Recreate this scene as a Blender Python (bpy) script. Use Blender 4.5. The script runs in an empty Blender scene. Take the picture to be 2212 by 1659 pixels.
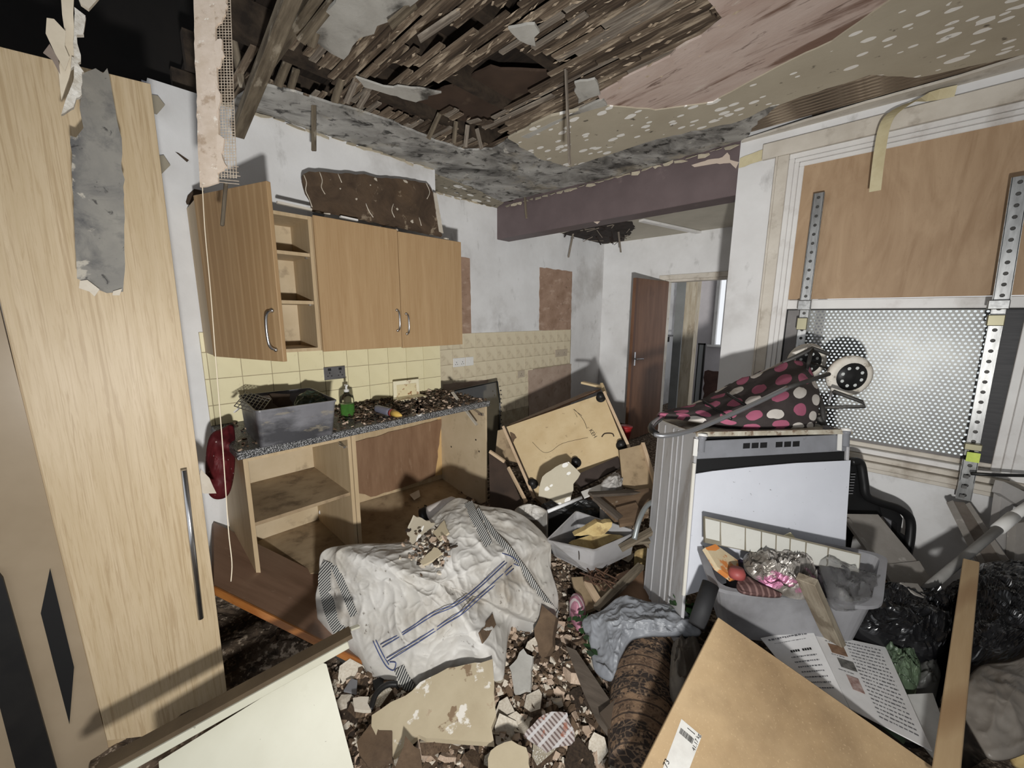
import bpy, bmesh, math, random
from mathutils import Vector, Matrix, noise
from mathutils.bvhtree import BVHTree

# ------------------------------------------------------------------ camera, sky, lamp, exposure
scene = bpy.context.scene
COL = scene.collection
V = Vector
FPX, IW, IH = 848.14, 2212.0, 1659.0
YAW, PITCH, ROLL = math.radians(44.0823), math.radians(9.911), math.radians(0.3004)
CAM = V((2.63, 0.0, 1.505))
_cy, _sy, _cp, _sp = math.cos(YAW), math.sin(YAW), math.cos(PITCH), math.sin(PITCH)
FWD = V((-_sy * _cp, _cy * _cp, -_sp))
_rt = V((_cy, _sy, 0)); _up = _rt.cross(FWD)
RT = math.cos(ROLL) * _rt + math.sin(ROLL) * _up
UP = -math.sin(ROLL) * _rt + math.cos(ROLL) * _up
cam_data = bpy.data.cameras.new('camera'); cam_data.sensor_width = 36.0
cam_data.lens = 36.0 * FPX / IW; cam_data.clip_start = 0.02
cam = bpy.data.objects.new('camera', cam_data); COL.objects.link(cam)
cam.matrix_world = Matrix(((RT.x, UP.x, -FWD.x, CAM.x), (RT.y, UP.y, -FWD.y, CAM.y), (RT.z, UP.z, -FWD.z, CAM.z), (0, 0, 0, 1)))
scene.camera = cam

world = bpy.data.worlds.new('overcast_sky'); scene.world = world; world.use_nodes = True
_bg = world.node_tree.nodes['Background']
_bg.inputs[0].default_value = (0.93, 0.96, 1.0, 1); _bg.inputs[1].default_value = 0.74

torch_data = bpy.data.lights.new('photographer_torch', 'SPOT'); torch_data.spot_size = math.radians(164); torch_data.spot_blend = 1.0
torch_data.energy = 134; torch_data.shadow_soft_size = 0.035; torch_data.color = (1.0, 0.985, 0.955)
torch_data.use_nodes = True
_tn = torch_data.node_tree; _em = _tn.nodes['Emission']
_fo = _tn.nodes.new('ShaderNodeLightFalloff'); _fo.inputs['Strength'].default_value = 0.26; _fo.inputs['Smooth'].default_value = 0.0
_mul = _tn.nodes.new('ShaderNodeMath'); _mul.operation = 'MULTIPLY_ADD'; _mul.inputs[1].default_value = 0.35
_tn.links.new(_fo.outputs['Constant'], _mul.inputs[0]); _tn.links.new(_fo.outputs['Linear'], _mul.inputs[2]); _tn.links.new(_mul.outputs[0], _em.inputs['Strength'])
torch = bpy.data.objects.new('photographer_torch', torch_data); COL.objects.link(torch)
torch.location = (2.80, -0.02, 1.09); torch.rotation_euler = (FWD + V((0, 0, .12)) + RT * -.08).to_track_quat('-Z', 'Y').to_euler()

vs = scene.view_settings
scene.display_settings.display_device = 'sRGB'
vs.view_transform = 'Standard'; vs.look = 'None'; vs.gamma = 1.0; vs.use_curve_mapping = False
vs.exposure = 0.38

# ------------------------------------------------------------------ helpers
def ray(px, py):
    return RT * ((px - IW / 2) / FPX) - UP * ((py - IH / 2) / FPX) + FWD
def pX(px, py, x):
    d = ray(px, py); return CAM + d * ((x - CAM.x) / d.x)
def pY(px, py, y):
    d = ray(px, py); return CAM + d * ((y - CAM.y) / d.y)
def pZ(px, py, z):
    d = ray(px, py); return CAM + d * ((z - CAM.z) / d.z)
def pD(px, py, dist):
    return CAM + ray(px, py) * dist
def pP(px, py, o, n):
    d = ray(px, py); return CAM + d * ((o - CAM).dot(n) / d.dot(n))
def prj(p):
    v = p - CAM; w = v.dot(FWD); return (v.dot(RT) / w * FPX + IW / 2, -v.dot(UP) / w * FPX + IH / 2)

def lin(c):
    out = []; g_ = .3 * c[0] + .59 * c[1] + .11 * c[2]
    for v in (g_ + .77 * (k - g_) for k in c[:3]):
        v = v / 255.0
        out.append(v / 12.92 if v <= 0.04045 else ((v + 0.055) / 1.055) ** 2.4)
    return (out[0], out[1], out[2], 1.0)

MATS = {}
def mat(name, col, col2=None, scale=6, stretch=(1, 1, 1), lo=.35, hi=.65, rough=.6, metal=0.0, spec=.4,
        bump=0.0, bscale=40, bstretch=None, layers=(), trans=0.0, alpha=1.0, ior=1.45, detail=6, distort=0.0, coord='Object', rot=(0, 0, 0)):
    """col/col2 blended by noise; layers: (kind, scale, stretch, lo, hi, colour, opacity)"""
    if name in MATS: return MATS[name]
    m = bpy.data.materials.new(name); m.use_nodes = True; nt = m.node_tree; N = nt.nodes; L = nt.links
    b = N['Principled BSDF']; tc = N.new('ShaderNodeTexCoord')
    def mapping(st):
        mp = N.new('ShaderNodeMapping'); mp.inputs['Scale'].default_value = st; mp.inputs['Rotation'].default_value = rot
        L.new(tc.outputs[coord], mp.inputs['Vector']); return mp.outputs[0]
    def tex(kind, sc, st):
        if kind == 'voronoi':
            t = N.new('ShaderNodeTexVoronoi'); t.inputs['Scale'].default_value = sc; L.new(mapping(st), t.inputs['Vector']); return t.outputs['Distance']
        if kind == 'wave':
            t = N.new('ShaderNodeTexWave'); t.inputs['Scale'].default_value = sc; t.inputs['Distortion'].default_value = 3.0; t.inputs['Detail'].default_value = 2
            L.new(mapping(st), t.inputs['Vector']); return t.outputs['Fac']
        if kind == 'stripe':
            t = N.new('ShaderNodeTexWave'); t.inputs['Scale'].default_value = sc; t.inputs['Distortion'].default_value = 0.0; t.bands_direction = 'DIAGONAL'
            L.new(mapping(st), t.inputs['Vector']); return t.outputs['Fac']
        if kind == 'edge':
            t = N.new('ShaderNodeTexVoronoi'); t.feature = 'DISTANCE_TO_EDGE'; t.inputs['Scale'].default_value = sc; L.new(mapping(st), t.inputs['Vector']); return t.outputs['Distance']
        t = N.new('ShaderNodeTexNoise'); t.inputs['Scale'].default_value = sc; t.inputs['Detail'].default_value = detail; t.inputs['Roughness'].default_value = .62
        t.inputs['Distortion'].default_value = distort
        L.new(mapping(st), t.inputs['Vector']); return t.outputs['Fac']
    def rng(sock, a, c, opacity):
        r = N.new('ShaderNodeMapRange'); r.inputs['From Min'].default_value = a; r.inputs['From Max'].default_value = c
        r.inputs['To Min'].default_value = 0; r.inputs['To Max'].default_value = opacity; L.new(sock, r.inputs['Value']); return r.outputs[0]
    cur = None
    if col2 is not None:
        mx = N.new('ShaderNodeMix'); mx.data_type = 'RGBA'; mx.inputs[6].default_value = lin(col); mx.inputs[7].default_value = lin(col2)
        L.new(rng(tex('noise', scale, stretch), lo, hi, 1), mx.inputs[0]); cur = mx.outputs[2]
    for (k, sc, st, a, c, colr, op) in layers:
        mx = N.new('ShaderNodeMix'); mx.data_type = 'RGBA'
        if cur is None: mx.inputs[6].default_value = lin(col)
        else: L.new(cur, mx.inputs[6])
        mx.inputs[7].default_value = lin(colr)
        if k == 'noise': a, c = a - .055, c - .055
        L.new(rng(tex(k, sc, st), a, c, op), mx.inputs[0]); cur = mx.outputs[2]
    if cur is None: b.inputs['Base Color'].default_value = lin(col)
    else: L.new(cur, b.inputs['Base Color'])
    b.inputs['Roughness'].default_value = rough; b.inputs['Metallic'].default_value = metal
    b.inputs['Specular IOR Level'].default_value = spec; b.inputs['IOR'].default_value = ior
    b.inputs['Transmission Weight'].default_value = trans; b.inputs['Alpha'].default_value = alpha
    if bump:
        bp = N.new('ShaderNodeBump'); bp.inputs['Strength'].default_value = min(bump, 1.0); bp.inputs['Distance'].default_value = 0.004 * max(1, bump)
        L.new(tex('noise', bscale, bstretch or stretch), bp.inputs['Height']); L.new(bp.outputs[0], b.inputs['Normal'])
    MATS[name] = m; return m

def link(o, parent=None):
    COL.objects.link(o)
    if parent is not None:
        o.parent = parent; o.matrix_parent_inverse = parent_mat(parent).inverted()
    return o
def parent_mat(p):
    m = Matrix.LocRotScale(p.location, p.rotation_euler, p.scale)
    if p.parent is not None: m = parent_mat(p.parent) @ p.matrix_parent_inverse @ m
    return m
def tag(o, label=None, cat=None, group=None, kind=None):
    if label: o['label'] = label
    if cat: o['category'] = cat
    if group: o['group'] = group
    if kind: o['kind'] = kind
    return o
def thing(name, label, cat, loc, group=None):
    o = bpy.data.objects.new(name, None); o.empty_display_size = .05; o.location = loc; COL.objects.link(o)
    return tag(o, label, cat, group)
def struct(o):
    o['kind'] = 'structure'; return o

def meshobj(name, verts, faces, m, parent=None, smooth=False, M4=None):
    """one mesh; M4 (a frame) puts the mesh in local coordinates so that its material follows it"""
    me = bpy.data.meshes.new(name)
    if M4 is not None:
        inv = M4.inverted(); verts = [inv @ V(v) for v in verts]
    me.from_pydata([tuple(v) for v in verts], [], faces)
    bm = bmesh.new(); bm.from_mesh(me); bmesh.ops.recalc_face_normals(bm, faces=bm.faces)
    bm.to_mesh(me); bm.free()
    if smooth:
        for p in me.polygons: p.use_smooth = True
    if m is not None: me.materials.append(m)
    o = bpy.data.objects.new(name, me)
    if M4 is not None:
        o.location = M4.to_translation(); o.rotation_euler = M4.to_euler()
    return link(o, parent)

BF = [(0, 3, 2, 1), (4, 5, 6, 7), (0, 1, 5, 4), (1, 2, 6, 5), (2, 3, 7, 6), (3, 0, 4, 7)]
def boxv(x0, x1, y0, y1, z0, z1):
    return [V(p) for p in ((x0, y0, z0), (x1, y0, z0), (x1, y1, z0), (x0, y1, z0), (x0, y0, z1), (x1, y0, z1), (x1, y1, z1), (x0, y1, z1))]
def bevelled(o, w):
    if w:
        bm = bmesh.new(); bm.from_mesh(o.data)
        bmesh.ops.bevel(bm, geom=list(bm.edges), offset=w, segments=1, affect='EDGES', profile=.5)
        bm.to_mesh(o.data); bm.free()
    return o
def box(name, x0, x1, y0, y1, z0, z1, m, parent=None, bev=0.0):
    c = V(((x0 + x1) / 2, (y0 + y1) / 2, (z0 + z1) / 2))
    return bevelled(meshobj(name, boxv(x0, x1, y0, y1, z0, z1), BF, m, parent, M4=Matrix.Translation(c)), bev)
def frame(o, u, v):
    u = u.normalized(); n = u.cross(v).normalized(); w = n.cross(u)
    return Matrix(((u.x, w.x, n.x, o.x), (u.y, w.y, n.y, o.y), (u.z, w.z, n.z, o.z), (0, 0, 0, 1)))
def hexa(name, p, m, parent=None, bev=0.0):
    return bevelled(meshobj(name, p, BF, m, parent, M4=frame(p[0], p[1] - p[0], p[3] - p[0])), bev)
def bar(name, p0, p1, w, h, m, parent=None, side=V((0, 0, 1)), bev=0.0):
    d = (p1 - p0).normalized(); s = d.cross(side)
    if s.length < 1e-3: s = d.cross(V((1, 0, 0)))
    s.normalize(); t = s.cross(d).normalized()
    pts = []
    for p in (p0, p1):
        for (a, b) in ((-1, -1), (1, -1), (1, 1), (-1, 1)):
            pts.append(p + s * a * w / 2 + t * b * h / 2)
    return bevelled(meshobj(name, pts, BF, m, parent, M4=frame(p0, d, s)), bev)
def jagged(pts, jag, rnd, step):
    out = []
    n = len(pts); c = sum(pts, V((0, 0, 0))) / n
    for i in range(n):
        a, b = pts[i], pts[(i + 1) % n]; L = (b - a).length; k = max(1, int(L / step))
        for j in range(k):
            p = a.lerp(b, j / k)
            if j or True:
                off = (p - c); 
                nn = (b - a).normalized()
                out.append(p + off.normalized() * rnd.uniform(-jag, jag) + nn * rnd.uniform(-jag, jag) * .5)
    return out
def slab(name, pts, thick, m, parent=None, jag=0.0, step=.03, seed=1, away=None, bev=0.0, bend=0.0):
    """a flat plate: outline pts (world), thickness laid on the far side from the viewer (or along away)"""
    pts = [V(p) for p in pts]
    o = pts[0]; u = pts[1] - pts[0]
    n = V((0, 0, 0))
    for i in range(len(pts)):
        n += (pts[i] - o).cross(pts[(i + 1) % len(pts)] - o)
    n.normalize()
    ref = away if away is not None else (o - CAM)
    if n.dot(ref) < 0: n = -n
    pts = [p - n * (p - o).dot(n) for p in pts]
    if jag: pts = jagged(pts, jag, random.Random(seed), step)
    k = len(pts)
    verts = pts + [p + n * thick for p in pts]
    faces = [tuple(range(k)), tuple(range(2 * k - 1, k - 1, -1))] + [(i, (i + 1) % k, k + (i + 1) % k, k + i) for i in range(k)]
    w = n.cross(u)
    return bevelled(meshobj(name, verts, faces, m, parent, M4=frame(o, u, w)), bev)
def smooth_path(pts, sub=6, closed=False):
    pts = [V(p) for p in pts]; n = len(pts); out = []
    rng_ = range(n) if closed else range(n - 1)
    for i in rng_:
        if closed: p0, p1, p2, p3 = pts[i - 1], pts[i], pts[(i + 1) % n], pts[(i + 2) % n]
        else: p0, p1, p2, p3 = pts[max(i - 1, 0)], pts[i], pts[i + 1], pts[min(i + 2, n - 1)]
        for s in range(sub):
            t = s / sub
            out.append(.5 * ((2 * p1) + (p2 - p0) * t + (2 * p0 - 5 * p1 + 4 * p2 - p3) * t * t + (3 * p1 - p0 - 3 * p2 + p3) * t ** 3))
    if not closed: out.append(pts[-1])
    return out
def tube(name, pts, r, m, parent=None, sides=8, smooth=True, closed=False):
    pts = [V(p) for p in pts]; n = len(pts); verts = []; faces = []
    ref = V((0, 0, 1)); prev = None
    for i, p in enumerate(pts):
        if closed: d = pts[(i + 1) % n] - pts[i - 1]
        else: d = (pts[min(i + 1, n - 1)] - pts[max(i - 1, 0)])
        d.normalize()
        if prev is None:
            s = d.cross(ref)
            if s.length < .05: s = d.cross(V((1, 0, 0)))
        else: s = prev - d * prev.dot(d)
        s.normalize(); prev = s; t = d.cross(s)
        rr = r[i] if isinstance(r, (list, tuple)) else r
        for k in range(sides):
            a = 2 * math.pi * k / sides; verts.append(p + s * math.cos(a) * rr + t * math.sin(a) * rr)
    for i in range(n if closed else n - 1):
        j = (i + 1) % n
        for k in range(sides):
            faces.append((i * sides + k, i * sides + (k + 1) % sides, j * sides + (k + 1) % sides, j * sides + k))
    if not closed:
        faces.append(tuple(range(sides))[::-1]); faces.append(tuple(range((n - 1) * sides, n * sides)))
    return meshobj(name, verts, faces, m, parent, smooth)
def lathe(name, prof, base, axis, m, parent=None, sides=20, smooth=True):
    """prof: list of (radius, height along axis)"""
    axis = axis.normalized(); s = axis.cross(V((0, 0, 1)))
    if s.length < .05: s = axis.cross(V((1, 0, 0)))
    s.normalize(); t = axis.cross(s); verts = []; faces = []
    for (r, h) in prof:
        for k in range(sides):
            a = 2 * math.pi * k / sides; verts.append(base + axis * h + (s * math.cos(a) + t * math.sin(a)) * r)
    for i in range(len(prof) - 1):
        for k in range(sides):
            faces.append((i * sides + k, i * sides + (k + 1) % sides, (i + 1) * sides + (k + 1) % sides, (i + 1) * sides + k))
    faces.append(tuple(range(sides))[::-1]); faces.append(tuple(range((len(prof) - 1) * sides, len(prof) * sides)))
    return meshobj(name, verts, faces, m, parent, smooth)
def ribbon(name, pts, width, side, thick, m, parent=None):
    pts = [V(p) for p in pts]; verts = []; faces = []; n = len(pts)
    for i, p in enumerate(pts):
        d = (pts[min(i + 1, n - 1)] - pts[max(i - 1, 0)]).normalized()
        s = side - d * side.dot(d); s.normalize(); t = d.cross(s)
        for (a, b) in ((-1, -1), (1, -1), (1, 1), (-1, 1)):
            verts.append(p + s * a * width / 2 + t * b * thick / 2)
    for i in range(n - 1):
        for k in range(4):
            faces.append((i * 4 + k, i * 4 + (k + 1) % 4, i * 4 + 4 + (k + 1) % 4, i * 4 + 4 + k))
    faces.append((3, 2, 1, 0)); faces.append(tuple(range((n - 1) * 4, n * 4)))
    return meshobj(name, verts, faces, m, parent, M4=frame(pts[0], pts[-1] - pts[0], side))
def fbm(p, s, o=4):
    return noise.fractal(p * s, 1.0, 2.0, o)
def ridged(p, s):
    return 1 - abs(noise.noise(p * s)) * 2
def crumple(q, s):
    """sharp wandering creases at three sizes"""
    wv = noise.noise_vector(q * s * .6) * (.45 / s)
    r1 = (1 - abs(noise.noise((q + wv) * s))) ** 7
    r2 = (1 - abs(noise.noise((q + wv * .7) * s * 2.3 + V((7, 3, 1))))) ** 7
    r3 = (1 - abs(noise.noise((q + wv * .4) * s * 4.9 + V((1, 9, 4))))) ** 6
    return r1 + .5 * r2 + .25 * r3
def patch(name, outline, centre, m, parent=None, rings=22, sub=8, bulge=.05, wr=.02, wscale=7, ground=None, seed=0, fold=0.0, smooth=True, aniso=None, crease=0.0):
    """a soft crumpled body: closed smooth outline blown up around a centre, with folds; skirt down to ground"""
    ol = smooth_path(outline, sub, True); n = len(ol); verts = []; faces = []
    off = V((seed * 3.7, seed * 1.3, seed * .7))
    an = aniso or V((1, 1, 1))
    nrm = V((0, 0, 0))
    for i in range(n): nrm += (ol[i] - centre).cross(ol[(i + 1) % n] - centre)
    nrm.normalize()
    if nrm.z < 0 or (abs(nrm.z) < .2 and nrm.dot(CAM - centre) < 0): nrm = -nrm
    nrm = (nrm + V((0, 0, .4))).normalized()
    def disp(p, r):
        q = V((p.x * an.x, p.y * an.y, p.z * an.z)) + off
        w = (noise.noise(q * wscale) + .5 * noise.noise(q * wscale * 2.1) + .25 * noise.noise(q * wscale * 4.3)) * wr
        w += crumple(q, wscale) * fold
        if crease:
            dd = noise.voronoi(q * wscale * .9)[0]; w += (dd[1] - dd[0]) * crease
        return w
    verts.append(centre + nrm * (bulge + disp(centre, 0)))
    for j in range(1, rings + 1):
        r = j / rings
        for i in range(n):
            p = centre.lerp(ol[i], r)
            edge = 1 if r < .9 else (1 - r) / .1 * .8 + .2
            verts.append(p + nrm * (bulge * (1 - r ** 2.2) + disp(p, r) * edge))
    for i in range(n): faces.append((0, 1 + i, 1 + (i + 1) % n))
    for j in range(rings - 1):
        a = 1 + j * n
        for i in range(n): faces.append((a + i, a + n + i, a + n + (i + 1) % n, a + (i + 1) % n))
    a = 1 + (rings - 1) * n; b = len(verts)
    for i in range(n):
        p = verts[a + i]
        verts.append(V((p.x, p.y, ground)) if ground is not None else p - nrm * .012 + (centre - p) * .02)
    for i in range(n): faces.append((a + i, b + i, b + (i + 1) % n, a + (i + 1) % n))
    faces.append(tuple(range(b, b + n)))
    return meshobj(name, verts, faces, m, parent, smooth)
def rrect(q, r, seg=5):
    """rounded quad: q four corners, r corner fraction"""
    out = []
    for i in range(4):
        c, a, b = q[i], q[i - 1], q[(i + 1) % 4]
        s = c + (a - c) * r; e = c + (b - c) * r
        for k in range(seg + 1):
            t = k / seg; out.append(s * (1 - t) ** 2 + c * 2 * t * (1 - t) + e * t ** 2)
    return out
def tub(name, rim, base, m, parent=None, r=.12, thick=.006, lip=.012, lipdrop=.015):
    """open box with rounded corners and a turned-out lip"""
    cr = sum(rim, V((0, 0, 0))) / 4; cb = sum(base, V((0, 0, 0))) / 4
    def grow(q, c, d): return [p + (p - c).normalized() * d for p in q]
    upv = (cr - cb).normalized()
    loops = [rrect(base, r), rrect(grow(rim, cr, 0), r), rrect([p for p in grow(rim, cr, lip)], r), rrect([p + upv * lipdrop for p in grow(rim, cr, lip)], r),
             rrect([p + upv * lipdrop for p in grow(rim, cr, -thick)], r), rrect([p + upv * thick for p in grow(base, cb, -thick)], r)]
    n = len(loops[0]); verts = [p for l in loops for p in l]; faces = []
    for j in range(len(loops) - 1):
        for i in range(n): faces.append((j * n + i, j * n + (i + 1) % n, (j + 1) * n + (i + 1) % n, (j + 1) * n + i))
    faces.append(tuple(range(n))[::-1]); faces.append(tuple(range((len(loops) - 1) * n, len(loops) * n)))
    return meshobj(name, verts, faces, m, parent)
def bvh_of(o):
    M = parent_mat(o); me = o.data
    return BVHTree.FromPolygons([M @ v.co for v in me.vertices], [tuple(p.vertices) for p in me.polygons])
def on(bv, px, py, off=.004, default=2.0):
    d = ray(px, py); h = bv.ray_cast(CAM, d.normalized())
    if h[0] is None: return pD(px, py, default)
    return h[0] - d.normalized() * off
def text_obj(name, s, size, M4, m, parent=None, extrude=.0004):
    cu = bpy.data.curves.new(name, 'FONT'); cu.body = s; cu.size = size; cu.extrude = extrude; cu.align_x = 'LEFT'
    tmp = bpy.data.objects.new(name + '_tmp', cu); COL.objects.link(tmp)
    bpy.context.view_layer.update()
    me = bpy.data.meshes.new_from_object(tmp.evaluated_get(bpy.context.evaluated_depsgraph_get()))
    bpy.data.objects.remove(tmp); me.materials.clear(); me.materials.append(m)
    o = bpy.data.objects.new(name, me); o.location = M4.to_translation(); o.rotation_euler = M4.to_euler()
    return link(o, parent)

# ------------------------------------------------------------------ materials
WHITE = mat('wall_white_paint', (216, 216, 216), (202, 201, 200), 2.2, rough=.75, bump=.15, bscale=60, layers=(('noise', 1.1, (1, 1, 1), .60, .78, (140, 132, 124), .5), ('noise', 7, (1, 1, .5), .66, .80, (104, 98, 92), .45)))
COOLLIT = mat('wall_white_cool_lit', (196, 196, 208), (180, 180, 192), 3, rough=.75, bump=.15, bscale=50, layers=(('noise', 9, (1, 1, 1), .68, .80, (70, 66, 66), .55),))  # white wall with the lavender cast of the light put into its colour
MAUVE = mat('mauve_paint', (108, 92, 93), (97, 82, 83), 4, rough=.55, bump=.1, bscale=30, layers=(('noise', 5, (1, 1, 1), .68, .8, (160, 140, 132), .4),))
OLIVE = None
def spotted(name, base, base2, sc=19, mold=0.0, dens0=.36):
    """painted board with pale peeled ovals and a little mould"""
    if name in MATS: return MATS[name]
    m = mat(name, base, base2, 3, rough=.8, bump=.2, bscale=45)
    nt = m.node_tree; N = nt.nodes; L = nt.links; b = N['Principled BSDF']
    src = b.inputs['Base Color'].links[0].from_socket
    tc = N.new('ShaderNodeTexCoord')
    def add(col, sock, op=1.0):
        nonlocal src
        mx = N.new('ShaderNodeMix'); mx.data_type = 'RGBA'; L.new(src, mx.inputs[6]); mx.inputs[7].default_value = lin(col); L.new(sock, mx.inputs[0]); src = mx.outputs[2]
    def math_(op, a, b_):
        n = N.new('ShaderNodeMath'); n.operation = op; n.use_clamp = True
        for i, v in enumerate((a, b_)):
            if isinstance(v, (int, float)): n.inputs[i].default_value = v
            else: L.new(v, n.inputs[i])
        return n.outputs[0]
    nz = N.new('ShaderNodeTexNoise'); nz.inputs['Scale'].default_value = 14; nz.inputs['Detail'].default_value = 4; L.new(tc.outputs['Object'], nz.inputs['Vector'])
    mp = N.new('ShaderNodeMapping'); mp.inputs['Scale'].default_value = (.72, 1.25, 0.0); L.new(tc.outputs['Object'], mp.inputs['Vector'])
    ad = N.new('ShaderNodeMix'); ad.data_type = 'VECTOR'; ad.inputs[0].default_value = .012; L.new(mp.outputs[0], ad.inputs[4]); L.new(nz.outputs['Color'], ad.inputs[5])
    vo = N.new('ShaderNodeTexVoronoi'); vo.inputs['Scale'].default_value = sc; L.new(ad.outputs[1], vo.inputs['Vector'])
    sep = N.new('ShaderNodeSeparateColor'); L.new(vo.outputs['Color'], sep.inputs[0])
    rad = math_('MULTIPLY', sep.outputs[0], .50)
    s = math_('LESS_THAN', vo.outputs['Distance'], rad)
    keep = math_('GREATER_THAN', sep.outputs[1], .18)
    big = N.new('ShaderNodeTexNoise'); big.inputs['Scale'].default_value = 2.1; L.new(tc.outputs['Object'], big.inputs['Vector'])
    dens = math_('GREATER_THAN', big.outputs['Fac'], dens0)
    add((240, 238, 232), math_('MULTIPLY', math_('MULTIPLY', s, keep), math_('MULTIPLY', dens, .92)))
    mo = N.new('ShaderNodeTexNoise'); mo.inputs['Scale'].default_value = 18; mo.inputs['Detail'].default_value = 8; L.new(tc.outputs['Object'], mo.inputs['Vector'])
    r = N.new('ShaderNodeMapRange'); r.inputs['From Min'].default_value = .66 - mold; r.inputs['From Max'].default_value = .72 - mold * .6; L.new(mo.outputs['Fac'], r.inputs['Value'])
    add((52, 44, 36), math_('MULTIPLY', r.outputs[0], .8))
    L.new(src, b.inputs['Base Color']); return m
OLIVE = spotted('spotted_olive_board', (182, 171, 147), (172, 160, 136))
OLIVE2 = spotted('spotted_olive_dirty', (156, 146, 124), (140, 130, 108), 11, .10)
MOULD = mat('mouldy_grey_plaster', (186, 184, 178), (132, 129, 123), 4, rough=.85, bump=.6, bscale=25, distort=.6, layers=(('noise', 2.4, (1, 1.6, 1), .55, .70, (42, 38, 35), .85), ('noise', 13, (1, 1, 1), .60, .70, (28, 25, 22), .85), ('noise', 3.5, (1, 1, 1), .62, .74, (168, 156, 132), .7), ('noise', 9, (1, 1, 1), .72, .78, (214, 208, 196), .7)))
MOULD2 = mat('patchy_grey_plaster', (182, 180, 172), (150, 146, 138), 4, rough=.85, bump=.5, bscale=22, distort=.5, layers=(('noise', 4.5, (1, 1, 1), .57, .72, (52, 48, 42), .9),))
PINK = mat('pink_bare_plaster', (202, 180, 168), (184, 156, 142), 3.5, stretch=(.6, 1.7, 1), rough=.85, bump=.4, bscale=24, distort=.8, layers=(('noise', 3.1, (.5, 2.4, 1), .57, .66, (112, 74, 54), .85), ('noise', 11, (.5, 2, 1), .64, .72, (86, 52, 38), .7), ('noise', 6, (.6, 1.5, 1), .70, .74, (206, 190, 176), .7)))
LATH = mat('old_lath_wood', (138, 118, 96), (92, 75, 58), 6, stretch=(.5, 14, 6), rough=.85, bump=.7, bscale=18, bstretch=(.7, 14, 4), layers=(('noise', 5, (1, 6, 1), .58, .70, (196, 176, 148), .8), ('noise', 3, (1, 3, 1), .60, .75, (56, 45, 36), .6)))
LATHG = mat('old_grey_lath_wood', (152, 140, 124), (104, 92, 80), 6, stretch=(.5, 14, 6), rough=.85, bump=.7, bscale=18, bstretch=(.7, 14, 4), layers=(('noise', 4, (1, 5, 1), .60, .72, (178, 164, 144), .7),))
LATHD = mat('dark_old_lath_wood', (98, 80, 62), (58, 45, 34), 6, stretch=(.5, 14, 6), rough=.85, bump=.7, bscale=18, bstretch=(.7, 14, 4), layers=(('noise', 5, (1, 6, 1), .62, .72, (166, 146, 120), .7),))
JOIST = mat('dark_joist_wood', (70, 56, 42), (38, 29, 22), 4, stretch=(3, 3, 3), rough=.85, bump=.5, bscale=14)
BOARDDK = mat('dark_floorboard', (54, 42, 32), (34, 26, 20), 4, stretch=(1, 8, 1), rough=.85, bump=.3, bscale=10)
BATTEN = mat('grey_brown_batten', (128, 114, 92), (84, 72, 56), 5, stretch=(1, 9, 9), rough=.8, bump=.5, bscale=16, bstretch=(1, 9, 9), layers=(('noise', 7, (1, 3, 3), .66, .74, (176, 164, 142), .6),))
OAK = mat('light_oak_laminate', (204, 180, 142), (190, 164, 122), 3.0, stretch=(9, 9, .55), rough=.42, spec=.3, lo=.3, hi=.7, distort=1.2, layers=(('wave', 3.0, (3.0, 3.0, .16), .60, 1.0, (156, 122, 78), .8), ('noise', 6, (16, 16, .45), .58, .68, (160, 128, 86), .45), ('noise', 16, (10, 10, .5), .56, .72, (176, 146, 102), .5)))
BEECH = mat('beech_laminate', (182, 146, 99), (168, 130, 84), 2.2, stretch=(10, 10, .5), rough=.38, spec=.35, lo=.3, hi=.7, distort=.9, layers=(('noise', 9, (12, 12, .45), .54, .70, (162, 122, 76), .5), ('wave', 1.7, (4, 4, .25), .78, 1.0, (204, 168, 120), .35)))
BEECHL = mat('pale_beech_carcass', (192, 165, 124), (180, 152, 110), 4, stretch=(8, 8, .8), rough=.5, spec=.3)
CARC = mat('carcass_interior', (196, 174, 138), (182, 158, 120), 3, stretch=(1, 1, 1), rough=.6, spec=.25, layers=(('noise', 9, (1, 1, 1), .64, .76, (110, 90, 66), .45),))
CARCD = mat('dirty_carcass', (176, 150, 112), (140, 114, 80), 4, rough=.65, layers=(('noise', 8, (1, 1, 1), .58, .74, (78, 60, 42), .6),))
HARDB = mat('brown_hardboard', (142, 106, 76), (124, 88, 60), 2.5, stretch=(5, 1, 1), rough=.5, spec=.35, layers=(('noise', 5, (6, 1, 1), .64, .8, (168, 136, 104), .5),))
CHIP = mat('tan_chipboard_face', (206, 180, 132), (194, 164, 114), 5, rough=.55, bump=.1, layers=(('noise', 2.5, (1, 1.5, 1), .60, .76, (158, 124, 78), .4), ('noise', 30, (1, 1, 1), .70, .76, (120, 92, 60), .6)))
MDF = mat('worn_mdf', (196, 164, 118), (178, 144, 98), 2.2, rough=.55, spec=.35, bump=.12, bscale=120, layers=(('noise', 1.6, (1, 1, 1), .55, .72, (112, 84, 54), .6), ('noise', 150, (1, 1, 1), .64, .74, (224, 190, 140), .35), ('noise', 30, (1, 1, 1), .75, .80, (84, 60, 38), .6)))
TABLE = mat('brown_tabletop', (146, 110, 86), (126, 92, 70), 2, stretch=(1, 6, 1), rough=.42, spec=.4, layers=(('noise', 22, (1, 1, 1), .70, .76, (168, 140, 116), .6),))
ORANGE = mat('varnished_orange_edge', (176, 104, 36), (150, 80, 24), 8, stretch=(1, 5, 5), rough=.35)
CREAMTILE = mat('cream_tile_glaze', (222, 211, 164), (214, 202, 154), 2, rough=.28, spec=.5, layers=(('noise', 14, (1, 1, 1), .70, .78, (160, 142, 102), .35),))
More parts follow.
